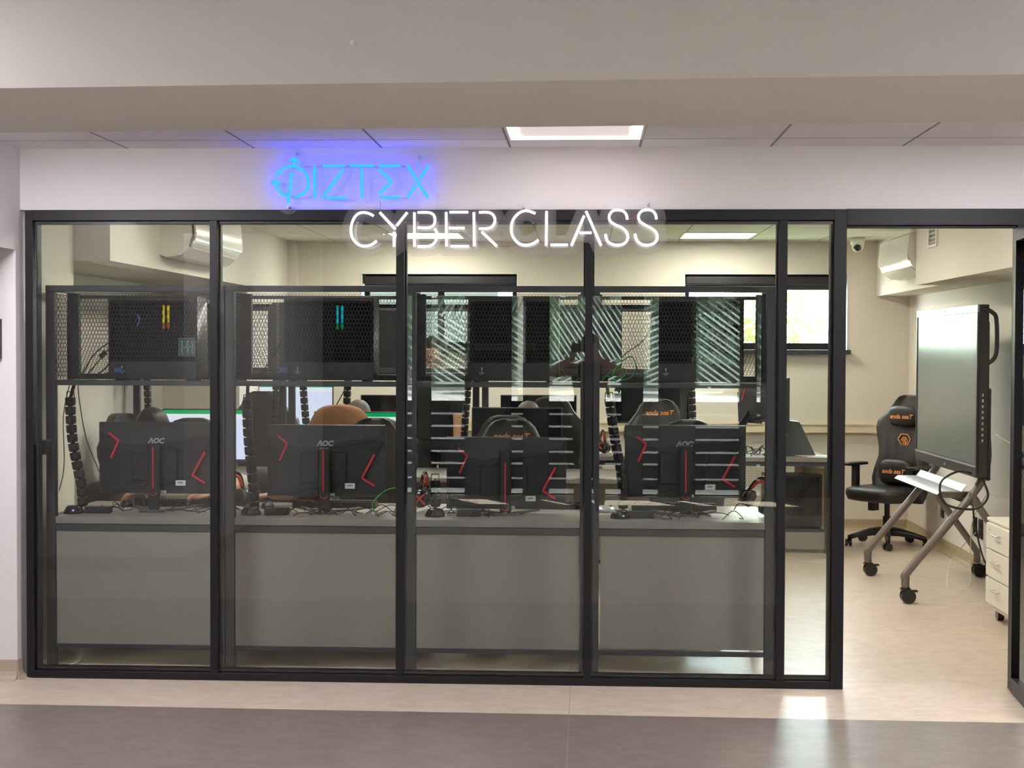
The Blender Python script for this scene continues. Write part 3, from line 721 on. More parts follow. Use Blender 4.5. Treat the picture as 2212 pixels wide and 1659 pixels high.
for (px, ytop, yb, lb) in ((340, 910, 1068, 'leftmost, a dark haired person behind it'), (704.5, 918, 1072, 'second from the left, before the brown draped chair'), (1093.5, 947, 1097, 'lower than the others, below the central lettered chair'), (1480, 921, 1073, 'rightmost, red headset lying beside it')):
    p = at(px, (ytop+yb)/2, .56)
    monitor((p.x, .56, .75), 0, 'black monitor back with red chevrons, '+lb, mg, h=p.z-.75-.27, brand=(px != 1093.5), ctop={1093.5: .128, 1480: .088}.get(px, .070))
def screen_at(px0, px1, ytop, Y, label, scr, group='monitors facing the glass', arm=False, H=.37):
    p = at((px0+px1)/2, ytop, Y)
    return monitor((p.x, Y, .75), PI, label, group, scr, h=p.z-.185-.75-.27, brand=False)
screen_at(353, 543, 883, 3.02, 'lit monitor with spreadsheet, left, half behind the hair of a person', M_SHEET)
screen_at(681, 871, 889, 3.02, 'lit monitor with spreadsheet, mostly behind the brown draped chair', M_SHEET)
screen_at(1022, 1212, 880, 3.02, 'switched off dark monitor behind the central black chair', M_OFF)
screen_at(568, 712, 827, 4.95, 'lit monitor with spreadsheet on the back row, left of the brown draped chair', M_SHEET)
screen_at(797, 925, 853, 4.95, 'switched off monitor on the back row beside the standing person', M_OFF)
screen_at(1097, 1230, 853, 4.95, 'switched off monitor on the back row behind the curly haired head', M_OFF)
screen_at(1346, 1474, 815, 4.95, 'large dark monitor on the back row behind the chair with orange lettering', M_OFF)
ma = monitor((at(1652, 890, 4.6).x, 4.75, .75), R(-58), 'black monitor on a swing arm seen obliquely from behind, beside the narrow pane', None, h=.17, brand=False, arm=True)
aa = empty('swing_bracket', (at(1596, 930, 4.9).x, 4.9, .75), 0, 'black jointed swing arm clamped to the right back desk', 'monitor bracket')
MB().cyl((0, 0, 0), (0, 0, .22), .018).build('arm_post', M_BLK, aa, smooth=False); MB().box(-.05, .05, -.05, .05, 0, .012).build('clamp', M_BLK, aa, bevel=.003)
MB().beam((0, 0, .2), (.10, -.04, .36), .05, .055).build('lower_arm', M_BLKG, aa, bevel=.012)
MB().beam((.10, -.04, .36), (.19, -.10, .40), .045, .05).build('upper_arm', M_BLKG, aa, bevel=.012)

# ---- vertebra cable spines
def spine(pts, label, group, puck=None, n=None, w_=.036):
    p0 = Vector(pts[-1]); t = empty('cable_spine', (p0.x, p0.y, p0.z), 0, label, 'cable spine', group)
    path = spline(pts, 12); L = [0]
    for a, b in zip(path, path[1:]): L.append(L[-1]+(b-a).length)
    tot = L[-1]; pitch = .047; n = int(tot/pitch); me = None
    for k in range(n):
        s = (k+.5)*pitch; i = max(j for j in range(len(L)) if L[j] <= s); i = min(i, len(path)-2)
        p = path[i].lerp(path[i+1], (s-L[i])/max(1e-6, L[i+1]-L[i])); d = (path[i+1]-path[i]).normalized()
        if me is None:
            mb = MB(); r = [(w_*.94, .0225), (w_, .019), (w_, -.010), (w_*.86, -.0195)]
            vs = []
            for rr_, z in r: vs += [(rr_*math.cos(2*PI*j/14), rr_*.72*math.sin(2*PI*j/14), z) for j in range(14)]
            mb.add(vs, [(i_*14+j, i_*14+(j+1) % 14, (i_+1)*14+(j+1) % 14, (i_+1)*14+j) for i_ in range(3) for j in range(14)]+[tuple(range(14)), tuple(range(55, 41, -1))])
            mb.box(-w_*.45, -w_*.3, -.006, .006, -.026, .026).box(w_*.3, w_*.45, -.006, .006, -.026, .026)
            o = mb.build('link', M_BLK, t); me = o.data
        else: o = bpy.data.objects.new('link', me); col.objects.link(o); o.parent = t
        o.location = p-p0; o.rotation_euler = d.to_track_quat('-Z', 'Y').to_euler()
    if puck:
        MB().lathe([(0, 0), (.052, 0), (.05, .012), (.038, .034), (.03, .04), (0, .04)], Vector(puck)-p0).build('weighted_base', M_BLKG, t, smooth=True)
    m = MB(); q = path[0]-p0
    m.tube([q+Vector((-.02, 0, .0)), q+Vector((-.018, 0, .028)), q+Vector((.018, 0, .028)), q+Vector((.02, 0, 0))], .003, 6).build('hook', M_BLK, t); return t
def PX(l, Y): return [tuple(at(x, y, Y)) for x, y in l]
sg = 'black cable spines on the front desks'
spine(PX([(152, 858), (153, 900), (157, 950), (166, 1000), (176, 1050), (180, 1108)], .45), 'black vertebra cable spine curving down, leftmost', sg, (at(160, 1113, .40).x, .40, .75))
spine(PX([(534, 865), (536, 930), (542, 1000), (548, 1060), (550, 1108)], .45), 'black vertebra cable spine between the first two front monitors', sg, (at(542, 1113, .40).x, .40, .75))
spine(PX([(940, 1036), (940, 1070), (941, 1108)], .45), 'short stub of black cable spine left of the third monitor', sg, (at(940, 1118, .40).x, .40, .75))
spine(PX([(1316, 860), (1322, 905), (1330, 960), (1340, 1010), (1345, 1060), (1346, 1108)], .45), 'black vertebra cable spine right of the third mullion', sg, (at(1340, 1118, .40).x, .40, .75))
sg = 'black cable spines hanging from the middle cages'
for l, lb in (([(317, 815), (319, 850), (321, 905), (323, 980)], 'behind the dark haired person'), ([(597, 815), (596, 850), (592, 920)], 'in front of the lit back monitor, left'), ([(655, 815), (656, 850), (662, 925), (665, 980)], 'in front of the lit back monitor, right'), ([(752, 815), (750, 850), (748, 900)], 'above the brown draped chair'), ([(1012, 815), (1008, 870), (1004, 920), (1002, 990)], 'right of the bare arm'), ([(1263, 815), (1265, 880), (1268, 960)], 'left of the third mullion'), ([(1492, 815), (1494, 850), (1497, 930)], 'behind the right monitor')):
    spine(PX(l, 3.22), 'black cable spine hanging from a cage, '+lb, sg)

# ---- chairs
def loft(rows):
    mb = MB(); n = len(rows[0]); v = [p for r in rows for p in r]
    f = [(i*n+j, i*n+(j+1) % n, (i+1)*n+(j+1) % n, (i+1)*n+j) for i in range(len(rows)-1) for j in range(n)]
    f += [tuple(range(n-1, -1, -1)), tuple(range((len(rows)-1)*n, len(rows)*n))]
    return mb.add(v, f)
def chair_protos():
    out = {}
    prof = [(.46, .20), (.50, .235), (.56, .25), (.64, .235), (.74, .205), (.82, .215), (.90, .245), (.97, .262), (1.03, .255), (1.09, .205), (1.14, .165), (1.19, .14), (1.225, .105), (1.24, .06)]
    rows = []
    for z, hw in prof:
        y0 = .20+(z-.46)*.18; r = []
        bol = .065 if z < 1.06 else .02
        us = [-1, -.93, -.8, -.62, -.45, -.2, 0, .2, .45, .62, .8, .93, 1]
        th = .075 if z < 1.1 else .06
        for u_ in us:
            e = max(0, (abs(u_)-.5)/.5); fy = -th/2-bol*math.sin(min(1, e*1.25)*PI/2)*(1 if abs(u_) < .95 else .6)
            r.append((u_*hw, y0+fy, z))
        for u_ in reversed(us): r.append((u_*hw*.99, y0+th/2-(.02 if abs(u_) > .9 else 0), z))
        rows.append(r)
    mb = loft(rows); out['backrest'] = (mb.mesh('backrest', M_LEA2), 1)
    s = []
    for z, sx, y0, y1 in ((.385, .20, -.20, .22), (.40, .255, -.27, .25), (.45, .27, -.29, .26), (.485, .265, -.28, .26), (.50, .235, -.255, .25)):
        r = []
        for k in range(20):
            a = 2*PI*k/20; c_, s_ = math.cos(a), math.sin(a); x = math.copysign(abs(c_)**.45, c_)*sx; y = (y0+y1)/2+math.copysign(abs(s_)**.45, s_)*(y1-y0)/2; r.append((x, y, z))
        s.append(r)
    out['seat'] = (loft(s).mesh('seat', M_LEA), 1)
    def sq(d, e=.5): return Vector([math.copysign(abs(c)**e, c) for c in d])
    out['headrest_pillow'] = (MB().ball((0, .225, 1.07), (.135, .045, .085), 24, 14, lambda d: sq(d, .62)).mesh('headrest_pillow', M_LEA), 1)
    out['lumbar_pillow'] = (MB().ball((0, .125, .62), (.16, .05, .10), 24, 14, lambda d: sq(d, .62)).mesh('lumbar_pillow', M_LEA), 1)
    out['gas_lift'] = (MB().cyl((0, 0, .10), (0, 0, .24), .034).cyl((0, 0, .24), (0, 0, .375), .022).box(-.09, .09, -.14, .12, .36, .385).box(-.15, -.10, -.05, .03, .28, .37).mesh('gas_lift', M_BLK), 0)
    legs = []
    for k in range(5):
        a = R(72*k+18); d = Vector((math.cos(a), math.sin(a), 0))
        legs.append(MB().tube([Vector((0, 0, .115)), d*.10+Vector((0, 0, .115)), d*.22+Vector((0, 0, .098)), d*.32+Vector((0, 0, .072))], .02, 8, radii=[.034, .032, .024, .019]).mesh('base_leg', M_BLK))
    out['legs'] = legs
    out['castor'] = MB().cyl((-.026, 0, .03), (-.006, 0, .03), .03, n=18).cyl((.006, 0, .03), (.026, 0, .03), .03, n=18).cyl((-.006, 0, .03), (.006, 0, .03), .012).cyl((0, 0, .04), (0, 0, .075), .008).mesh('castor', M_BLKG)
    arm = MB()
    out['armrest'] = (MB().box(-.024, .024, -.03, .03, .40, .66).box(-.042, .042, -.15, .12, .66, .685).box(-.20, .02, -.025, .025, .385, .405).mesh('armrest', M_BLK), 0)
    return out
CP = chair_protos()
def chair(loc, rz, label, top=1.24, pillow=True, group='black gaming chairs', logo=True, cover=None):
    t = empty('gaming_chair', loc, rz, label, 'chair', group); dz = top-1.24
    def put(name, me, off=(0, 0, 0), sm=True, bev=0, r=(0, 0, 0), par=None, scx=1):
        o = bpy.data.objects.new(name, me); col.objects.link(o); o.parent = par or t; o.location = off; o.rotation_euler = r; o.scale = (scx, 1, 1)
        for p in me.polygons: p.use_smooth = sm
        if bev:
            b = o.modifiers.new('b', 'BEVEL'); b.width = bev; b.segments = 2; b.limit_method = 'ANGLE'; b.angle_limit = R(40); b.harden_normals = True
            for p in me.polygons: p.use_smooth = True
        return o
    z = (0, 0, dz)
    bk = put('backrest', CP['backrest'][0], z); put('seat', CP['seat'][0], z)
    if pillow:
        put('headrest_pillow', CP['headrest_pillow'][0], z); put('lumbar_pillow', CP['lumbar_pillow'][0], z)
    put('gas_lift', CP['gas_lift'][0], (0, 0, 0), False)
    for me in CP['legs']: put('base_leg', me)
    for k in range(5):
        a = R(72*k+18); put('castor', CP['castor'], (.32*math.cos(a), .32*math.sin(a), 0), False, r=(0, 0, a*1.7))
    put('armrest', CP['armrest'][0], (-.31, 0, dz), False, .008, scx=-1); put('armrest', CP['armrest'][0], (.31, 0, dz), False, .008)
    if logo:
        if pillow:
            text('lettering', 'anda seaT', .052, M_LOGO, t, (0, .179, 1.065+dz), (R(90), 0, 0), .001, shear=.3, off=.0012)
            text('lettering', 'anda seaT', .052, M_LOGO, t, (0, .074, .62+dz), (R(90), 0, 0), .001, shear=.3, off=.0012)
            m = MB(); zc = .85+dz; y = .232
            for pts in (((-.06, .03), (-.03, .07), (.03, .07), (.06, .03), (0, -.06), (-.06, .03)), ((-.03, .02), (-.008, .05), (-.008, -.03)), ((-.03, .02), (-.008, .02)), ((.008, .05), (.03, .02), (.008, -.03), (.008, .05))):
                for p, q in zip(pts, pts[1:]): m.beam((p[0], y-(.0), zc+p[1]), (q[0], y, zc+q[1]), .007, .006, up=(0, 1, 0))
            m.build('emblem', M_LOGO, t)
        else:
            text('lettering', 'anda seaT', .05, M_LOGO, t, (0, .285, 1.14+dz), (R(90+10), 0, 0), .002, shear=.3, off=.0012)
    return t
def chair_px(px, ytop, Y, rz, label, **k):
    p = at(px, ytop, Y); c_, s_ = math.cos(rz), math.sin(rz)
    off = Vector((-s_*.33, c_*.33))      # top of the backrest sits behind the chair centre
    return chair((p.x-off.x, Y-off.y, 0), rz, label, top=max(1.08, min(1.32, p.z)), **k)
chair_px(262, 893, 2.55, R(68), 'black gaming chair by the left wall, its rounded top left of a dark haired head', logo=False, pillow=False)
chair_px(417, 903, 1.62, R(4), 'black gaming chair behind the leftmost monitor, right of a dark haired head', logo=False, pillow=False)
chair_px(815, 903, 1.62, R(-12), 'black gaming chair behind the second monitor, right of the brown draped one', logo=False, pillow=False)
brown = chair_px(735, 880, 1.98, R(176), 'gaming chair draped with a brown jacket behind the second monitor', logo=False, pillow=False)
chair_px(1105, 905, 1.50, R(-3), 'black gaming chair with orange lettering behind the low third monitor', pillow=False)
chair_px(1094, 897, 1.92, R(178), 'black gaming chair back to back with the central lettered one, its rim just above it', logo=False, pillow=False)
chair_px(1488, 907, 1.55, R(-8), 'black gaming chair directly behind the rightmost monitor, only its rim showing', logo=False, pillow=False)
chair_px(1422, 862, 3.95, R(4), 'black gaming chair with orange lettering, far behind the rightmost monitor', pillow=False)
chair_px(566, 845, 4.05, R(172), 'black gaming chair at the back row in front of the lit spreadsheet', logo=False, pillow=False)
chair_px(1190, 857, 4.1, R(175), 'black gaming chair at the back row behind the curly haired head', logo=False, pillow=False)
chair((2.46, 5.15, 0), R(-46), 'black gaming chair with orange emblem and pillows in the far right corner', top=1.22)
# brown jacket over the chair top
def jacket():
    c = brown; rows = []; dz = 0
    top = [(1.26, .07), (1.245, .13), (1.20, .17), (1.13, .205), (1.05, .27), (.97, .30), (.85, .30), (.75, .29)]
    mb = []
    for z, hw in [(1.262, .03)]+top:
        y0 = .20+(z-.46)*.18; r = []
        for k in range(28):
            a = 2*PI*k/28; x = math.cos(a)*hw; y = y0+math.sin(a)*(.078+(.012 if z < 1.1 else 0)*math.sin(a*3+z*6)); r.append((x, y, z))
        rows.append(r)
    o = loft(rows).build('jacket', mat('brown_cotton', (.27, .125, .06), .85, bump=.5, bscale=60), None, smooth=True)
    o.location = c.location + Vector((0, 0, at(735, 876, 1.98).z-1.262+.005)); o.rotation_euler = c.rotation_euler
    o.modifiers.new('s', 'SUBSURF').render_levels = 1
    tag(o, 'brown jacket hung over the top of a gaming chair', 'jacket')
jacket()

# ================================================================== NEON SIGNS
def zpx(l, ox, oy): return [(ox+x*.226, oy+y*.226) for x, y in l]
A_, B_ = (500, 230), (980, 230)
cyber = [zpx(l, *o) for o, l in (
    (A_, [(1358,1045),(1310,1022),(1260,1013),(1210,1025),(1170,1070),(1148,1130),(1142,1180),(1150,1240),(1180,1290),(1225,1325),(1280,1335),(1340,1320),(1388,1285)]),
    (A_, [(1418,1013),(1565,1172)]), (A_, [(1680,1013),(1578,1140)]), (A_, [(1555,1200),(1555,1340)]),
    (A_, [(1748,1013),(1750,1340)]), (A_, [(1780,1013),(1880,1013),(1930,1035),(1945,1080),(1935,1130),(1890,1158),(1780,1158)]),
    (A_, [(1940,1165),(1965,1215),(1955,1280),(1915,1325),(1860,1338),(1778,1338)]),
    (A_, [(2052,1010),(2055,1338)]), (A_, [(2085,1010),(2262,1010)]), (A_, [(2080,1162),(2228,1162)]), (A_, [(2095,1336),(2268,1336)]),
    (B_, [(193,1012),(197,1335)]), (B_, [(242,1012),(330,1012),(375,1035),(395,1085),(375,1140),(330,1165),(242,1168)]), (B_, [(268,1198),(412,1335)]),
    (B_, [(780,1022),(720,1000),(665,1000),(610,1030),(565,1090),(550,1160),(560,1230),(600,1290),(650,1320),(710,1325),(770,1305),(810,1275)]),
    (B_, [(888,1000),(884,1330)]), (B_, [(925,1323),(1092,1322)]),
    (B_, [(1247,1045),(1125,1330)]), (B_, [(1265,1000),(1410,1330)]), (B_, [(1203,1207),(1318,1207)]),
    (B_, [(1660,1080),(1650,1035),(1620,1000),(1565,990),(1515,1002),(1487,1045),(1497,1095),(1545,1130),(1610,1160),(1655,1205),(1665,1260),(1635,1305),(1580,1325),(1520,1318),(1470,1285),(1450,1220)]),
    (B_, [(1938,1078),(1930,1035),(1900,998),(1845,988),(1795,1002),(1767,1045),(1778,1095),(1825,1130),(1890,1165),(1935,1205),(1947,1260),(1917,1305),(1860,1325),(1800,1318),(1752,1280),(1732,1218)]))]
blue = [zpx(l, *A_) for l in (
    [(420,670),(460,620),(510,585),(570,572),(630,580),(685,615),(720,665),(732,720),(722,785),(690,830),(640,855),(595,862)],
    [(592,565),(605,497)], [(560,518),(603,493),(645,540)], [(382,735),(412,708),(468,740)], [(415,715),(430,770),(465,820),(505,845),(540,862)],
    [(577,630),(540,925)], [(793,565),(797,878)], [(875,567),(1082,567)], [(1070,597),(868,878)], [(905,876),(1098,876)],
    [(1130,566),(1362,566)], [(1243,592),(1248,878)], [(1410,567),(1615,567)], [(1405,600),(1505,692),(1520,718),(1510,740),(1412,835)], [(1415,872),(1615,872)],
    [(1682,565),(1882,878)], [(1885,565),(1800,690)], [(1762,745),(1682,878)])]
def neon_sign(name, strokes, Y, rad, m, margin, label, wires, pins, extra=()):
    t = empty(name, (0, Y, 2.3), 0, label, 'neon sign'); S = []
    for l in strokes:
        w3 = [at(x, y, Y) for x, y in l]; w3 = spline(w3, 5) if len(w3) > 3 else w3
        p = [Vector((v.x, 0, v.z-2.3)) for v in w3]; S.append(p)
        MB().tube(p, rad, 10).build('neon_tube', m, t, smooth=True)
    # acrylic backing: outline at a fixed distance round the strokes (marching squares)
    seg = [(a.x, a.z, b.x, b.z) for p in S for a, b in zip(p, p[1:])]
    for l in extra:
        q = [at(x, y, Y) for x, y in l]; seg += [(a.x, a.z-2.3, b.x, b.z-2.3) for a, b in zip(q, q[1:])]
    sa = np.array(seg); h = .006
    xs = np.arange(sa[:, [0, 2]].min()-margin-.02, sa[:, [0, 2]].max()+margin+.02, h); zs = np.arange(sa[:, [1, 3]].min()-margin-.02, sa[:, [1, 3]].max()+margin+.02, h)
    X, Z = np.meshgrid(xs, zs); D = np.full(X.shape, 9.)
    for x1, z1, x2, z2 in seg:
        dx, dz = x2-x1, z2-z1; q = max(dx*dx+dz*dz, 1e-9); tt = np.clip(((X-x1)*dx+(Z-z1)*dz)/q, 0, 1)
        D = np.minimum(D, np.hypot(X-x1-tt*dx, Z-z1-tt*dz))
    Fv = margin-D; mb = MB(); y0, y1 = .010, .014
    for i in range(len(zs)-1):
        for j in range(len(xs)-1):
            c = [(xs[j], zs[i], Fv[i, j]), (xs[j+1], zs[i], Fv[i, j+1]), (xs[j+1], zs[i+1], Fv[i+1, j+1]), (xs[j], zs[i+1], Fv[i+1, j])]
            if max(q[2] for q in c) <= 0: continue
            P = []; cut = []
            for k in range(4):
                a, b = c[k], c[(k+1) % 4]
                if a[2] > 0: P.append((a[0], a[1], 0))
                if (a[2] > 0) != (b[2] > 0):
                    s = a[2]/(a[2]-b[2]); P.append((a[0]+(b[0]-a[0])*s, a[1]+(b[1]-a[1])*s, 1))
            if len(P) < 3: continue
            n = len(P); mb.add([(p[0], y0, p[1]) for p in P]+[(p[0], y1, p[1]) for p in P],
                [tuple(range(n)), tuple(range(2*n-1, n-1, -1))]+[(k, n+k, n+(k+1) % n, (k+1) % n) for k in range(n) if P[k][2] and P[(k+1) % n][2]])
    mb.build('acrylic_backing', M_ACRYL, t)
    for a in wires:
        q = [Vector((v.x, .004, v.z-2.3)) for v in [at(x, y, Y) for x, y in a]]
        MB().tube(catenary(q[0], q[1], .002, 5), .0011, 5).build('wire', M_WIRE, t)
    for x, y in pins:
        v = at(x, y, Y); MB().cyl((v.x, -.004, v.z-2.3), (v.x, -Y-.001, v.z-2.3), .006).build('standoff', M_SILV, t, smooth=False)
    return t
neon_sign('blue_neon_sign', blue, -.045, .0056, M_BLUEN, .052, 'blue neon sign with a circled arrow emblem and lettering on the wall', [((655, 360), (698, 359)), ((745, 359), (755, 359)), ((808, 359), (817, 359)), ((865, 359), (880, 359)), ((865, 427), (880, 428)), ((820, 432), (823, 457))], [(638, 331), (905, 339), (622, 447)])
neon_sign('white_neon_sign', cyber, -.065, .0058, M_WNEON, .045, 'white neon sign reading CYBER CLASS across the top of the glass front', [((1074, 532), (1116, 529)), ((1164, 520), (1178, 528)), ((1299, 531), (1310, 522)), ((1356, 475), (1380, 462)), ((1262, 458), (1258, 470))], [(1130, 447), (1402, 441)])

# ================================================================== TOUCH DISPLAY ON STAND
def display():
    xr, yr, xl, yl = 2.412, 2.20, 2.385, 3.75
    t = empty('touch_display', ((xr+xl)/2, (yr+yl)/2, 0), math.atan2(yr-yl, xr-xl), 'large touch display on a wheeled grey stand in the doorway, turned side on', 'display')
    # local x runs from far end to near end, screen faces local -y (towards the room's left)
    L = math.hypot(xr-xl, yr-yl)/2; z0, z1 = .81, 1.875
    MB().box(-L, L, 0, .06, z0, z1).build('casing', M_BLK, t, bevel=.006)
    MB().box(-L, L, -.012, 0, z1-.05, z1).build('top_bezel', mat('grey_bezel', (.25, .26, .28), .3, .4), t, bevel=.003)
    MB().box(-L, L, -.012, 0, z0, z0+.075).box(-L, -L+.02, -.012, 0, z0+.075, z1-.05).box(L-.022, L, -.012, 0, z0+.075, z1-.05).build('bezel', M_BLK2, t, bevel=.003)
    MB().box(-L+.01, L-.01, -.016, -.012, z0+.062, z0+.072).build('chrome_strip', M_SILV, t)
    MB().box(-L+.02, L-.022, -.006, -.001, z0+.075, z1-.05).build('screen', M_TVS, t)
    MB().box(-L+.15, L-.12, .06, .10, z0+.1, z1-.1).box(L-.35, L-.02, .06, .085, z0-.02, z0+.55).build('rear_housing', M_BLK, t, bevel=.01)
    MB().tube(spline([(L-.012, .02, z1-.02), (L+.01, .075, z1-.05), (L+.01, .10, z1-.1), (L+.01, .10, z1-.3), (L-.01, .06, z1-.36)], 6), .013).build('handle', M_BLK, t, smooth=True)
    MB().box(-.02, .02, -.014, -.012, z1-.03, z1-.02).build('power_led', M_STK, t); MB().cyl((.05, -.018, z0+.03), (.05, -.012, z0+.03), .012).build('button', M_SILV, t)
    for k in range(9): MB().box(L-.001, L+.001, .02, .03, z0+.22+k*.035, z0+.238+k*.035).build('port', M_INK, t)
    # stand: two crossed A legs joined by rails, tray, four castors
    hw = .565
    for s in (-1, 1):
        x = s*hw
        MB().tube(spline([(x, -.385, .10), (x, -.385, .16), (x, -.355, .22), (x, .02, .68), (x*.93, .12, .86), (x*.75, .15, 1.05), (x*.55, .15, 1.25), (x*.55, .15, 1.5)], 6), .026, 12).build('stand_leg', M_TUBE, t, smooth=True)
        MB().tube(spline([(x, .375, .10), (x, .375, .16), (x, .345, .22), (x, .10, .56), (x, .04, .66), (x, .0, .69)], 6), .024, 12).build('stand_leg', M_TUBE, t, smooth=True)
        for y in (-.385, .375):
            c = MB().cyl((x-.034, y+.015, .045), (x-.010, y+.015, .045), .045, n=24).cyl((x+.010, y+.015, .045), (x+.034, y+.015, .045), .045, n=24).cyl((x-.01, y+.015, .045), (x+.01, y+.015, .045), .02).box(x-.022, x+.022, y-.03, y+.03, .078, .094).box(x-.014, x+.014, y+.03, y+.075, .07, .082)
            c.build('castor', M_BLKG, t); MB().cyl((x, y, .09), (x, y, .115), .008).build('castor_stem', M_SILV, t)
    MB().beam((-hw, .07, .62), (hw, .07, .62), .05, .03).build('cross_rail', M_TUBE, t, bevel=.004)
    MB().beam((-hw*.55, .15, 1.3), (hw*.55, .15, 1.3), .03, .08).beam((-hw*.7, .15, 1.08), (hw*.7, .15, 1.08), .03, .06).build('mount_rail', M_TUBE, t, bevel=.004)
    MB().box(-.3, .3, .10, .155, 1.0, 1.35).build('mount_plate', M_BLK, t, bevel=.004)
    m = MB(); prof = [(-.19, .685), (-.165, .705), (-.035, .705), (-.005, .745), (-.001, .741), (-.03, .699), (-.162, .699), (-.188, .679)]
    m.prism(prof, 'x', -.64, .54).build('tray', mat('brushed_tray', (.50, .51, .54), .38, .75), t, bevel=.001)
    MB().box(-.60, -.55, -.15, .04, .66, .698).box(.46, .51, -.15, .04, .66, .698).build('tray_bracket', M_TUBE, t)
    MB().tube(spline([(L-.10, -.01, z0+.02), (L-.10, -.10, z0+.03), (L-.10, -.20, z0-.04), (L-.10, -.17, z0-.17), (L-.08, .0, z0-.20), (L-.06, .08, z0-.12), (L-.06, .04, z0)], 8), .007, 8).build('power_cord', M_BLK, t, smooth=True)
    MB().tube(spline([(.30, .10, .65), (.31, .12, .45), (.33, .2, .2), (.28, .38, .28), (.25, .5, .33)], 8), .006, 8).build('power_cord', M_BLK, t, smooth=True)
    return t
M_TVS = mat('glossy_display_glass', (.13, .165, .155), .24, spec=.85)
TV = display()
p0 = Vector((2.36, 2.05, 1.25))
wc = MB().tube(spline([(2.51, 2.19, 1.08), (2.70, 2.12, .94), (2.72, 2.14, .76), (2.62, 2.2, .68), (2.52, 2.4, .70)], 8), .0032, 6).build('white_lead', M_WHITEC, None, smooth=True)
tag(wc, 'thin white cable looping out behind the near edge of the touch display', 'cable')
wc = MB().tube(spline([(2.52, 2.4, .69), (2.56, 2.9, .45), (2.66, 3.3, .12), (2.60, 3.1, .006), (2.5, 2.9, .006), (2.45, 3.1, .008), (2.6, 3.5, .15), (2.84, 3.80, .30)], 8), .0032, 6).build('white_lead', M_WHITEC, None, smooth=True)
tag(wc, 'thin white cable drooping to the floor beside the wall sockets under the display', 'cable')

# ---- drawer pedestal
t = empty('drawer_pedestal', (2.655, 1.60, 0), 0, 'white drawer pedestal on castors, half hidden by the open door', 'drawers')
MB().box(-.255, .2, -.24, .30, .075, .585).build('cabinet_body', M_PED, t, bevel=.003); MB().box(-.262, .21, -.25, .31, .585, .605).build('top_panel', M_PED, t, bevel=.003)
for face in (0, 1):
    for k, (a, b) in enumerate(((.43, .575), (.265, .42), (.105, .255))):
        if face == 0:
            d = MB().box(-.271, -.255, -.232, .292, a, b).build('drawer', M_PED, t, bevel=.002)
            MB().cyl((-.293, -.02, (a+b)/2+.02), (-.293, .11, (a+b)/2+.02), .005).cyl((-.271, -.01, (a+b)/2+.02), (-.293, -.01, (a+b)/2+.02), .004).cyl((-.271, .10, (a+b)/2+.02), (-.293, .10, (a+b)/2+.02), .004).build('handle', M_SILV, d)
        else:
            d = MB().box(-.25, .19, -.256, -.24, a, b).build('drawer', M_PED, t, bevel=.002)
            MB().cyl((-.10, -.278, (a+b)/2), (.04, -.278, (a+b)/2), .005).cyl((-.09, -.256, (a+b)/2), (-.09, -.278, (a+b)/2), .004).cyl((.03, -.256, (a+b)/2), (.03, -.278, (a+b)/2), .004).build('handle', M_SILV, d)
MB().cyl((-.272, .22, .54), (-.268, .22, .54), .009).build('lock', M_SILV, t)
for x in (-.2, .15):
    for y in (-.18, .24): MB().cyl((x-.018, y, .034), (x+.018, y, .034), .034, n=20).box(x-.01, x+.01, y-.02, y+.02, .05, .075).build('castor', M_BLKG, t)

# ================================================================== DESK CLUTTER
def keyboard(x, y, label, rz=0., z=.75):
    t = empty('keyboard', (x, y, z), rz, label, 'keyboard', 'keyboards on the front desks')
    MB().prism([(-.068, 0), (.068, 0), (.068, .022), (-.068, .034)], 'x', -.22, .22).build('keyboard_body', M_BLK, t, bevel=.003)
    m = MB()
    for r_ in range(5):
        for c in range(20): m.obox((-.206+c*.0217, -.052+r_*.026, .036-r_*.0022), (.018, .021, .010), (R(-5), 0, 0))
    m.build('keycaps', M_BLK2, t, bevel=.0015); return t
def mouse(x, y, label, m=None, rz=0., z=.75):
    t = empty('computer_mouse', (x, y, z), rz, label, 'mouse')
    MB().ball((0, 0, .012), (.032, .058, .024), 18, 12, lambda d: Vector((d.x, d.y, max(d.z, -.5)))).build('mouse_body', m or M_BLK, t, smooth=True)
    MB().cyl((-.004, -.03, .030), (.004, -.03, .030), .009).build('scroll_wheel', M_BLK2, t)
    return t
def headset(loc, rz, label, acc=None, tilt=0):
    t = empty('headset', loc, rz, label, 'headset', 'black and red headsets'); t.rotation_euler = (0, tilt, rz)
    for s in (-1, 1):
        MB().lathe([(0, 0), (.036, 0), (.046, .008), (.048, .022), (.036, .034), (0, .034)], n=24).build('ear_cup', M_BLKG, t, smooth=True)
        e = children(t)[-1]; e.rotation_euler = (0, s*R(90), 0); e.location = (s*.055, 0, .05)
        r = MB(); a = .03
        for d in (-1, 1): r.beam((-a, -d*a, .035), (a, d*a, .035), .009, .004, up=(0, 0, 1))
        r.build('red_cross', acc or M_ORG, e)
        MB().lathe([(.028, -.02), (.045, -.02), (.045, 0), (.028, 0)], n=20).build('ear_pad', M_LEA, e, smooth=True)
    pts = [(.06*math.cos(a)*1.12, .0, .05+.13*math.sin(a)) for a in [R(k*15) for k in range(13)]]
    MB().tube(pts, .008, 8, radii=[.006]+[.009]*11+[.006]).build('headband', M_BLKG, t, smooth=True)
    pts = [(.06*math.cos(a)*1.0, .0, .05+.112*math.sin(a)) for a in [R(30+k*15) for k in range(9)]]
    MB().tube(pts, .009, 8).build('band_lining', acc or M_ORG, t, smooth=True)
    MB().tube([(-.07, -.02, .03), (-.075, -.06, .0), (-.06, -.10, -.01)], .003, 6).build('microphone', M_BLK, t); return t
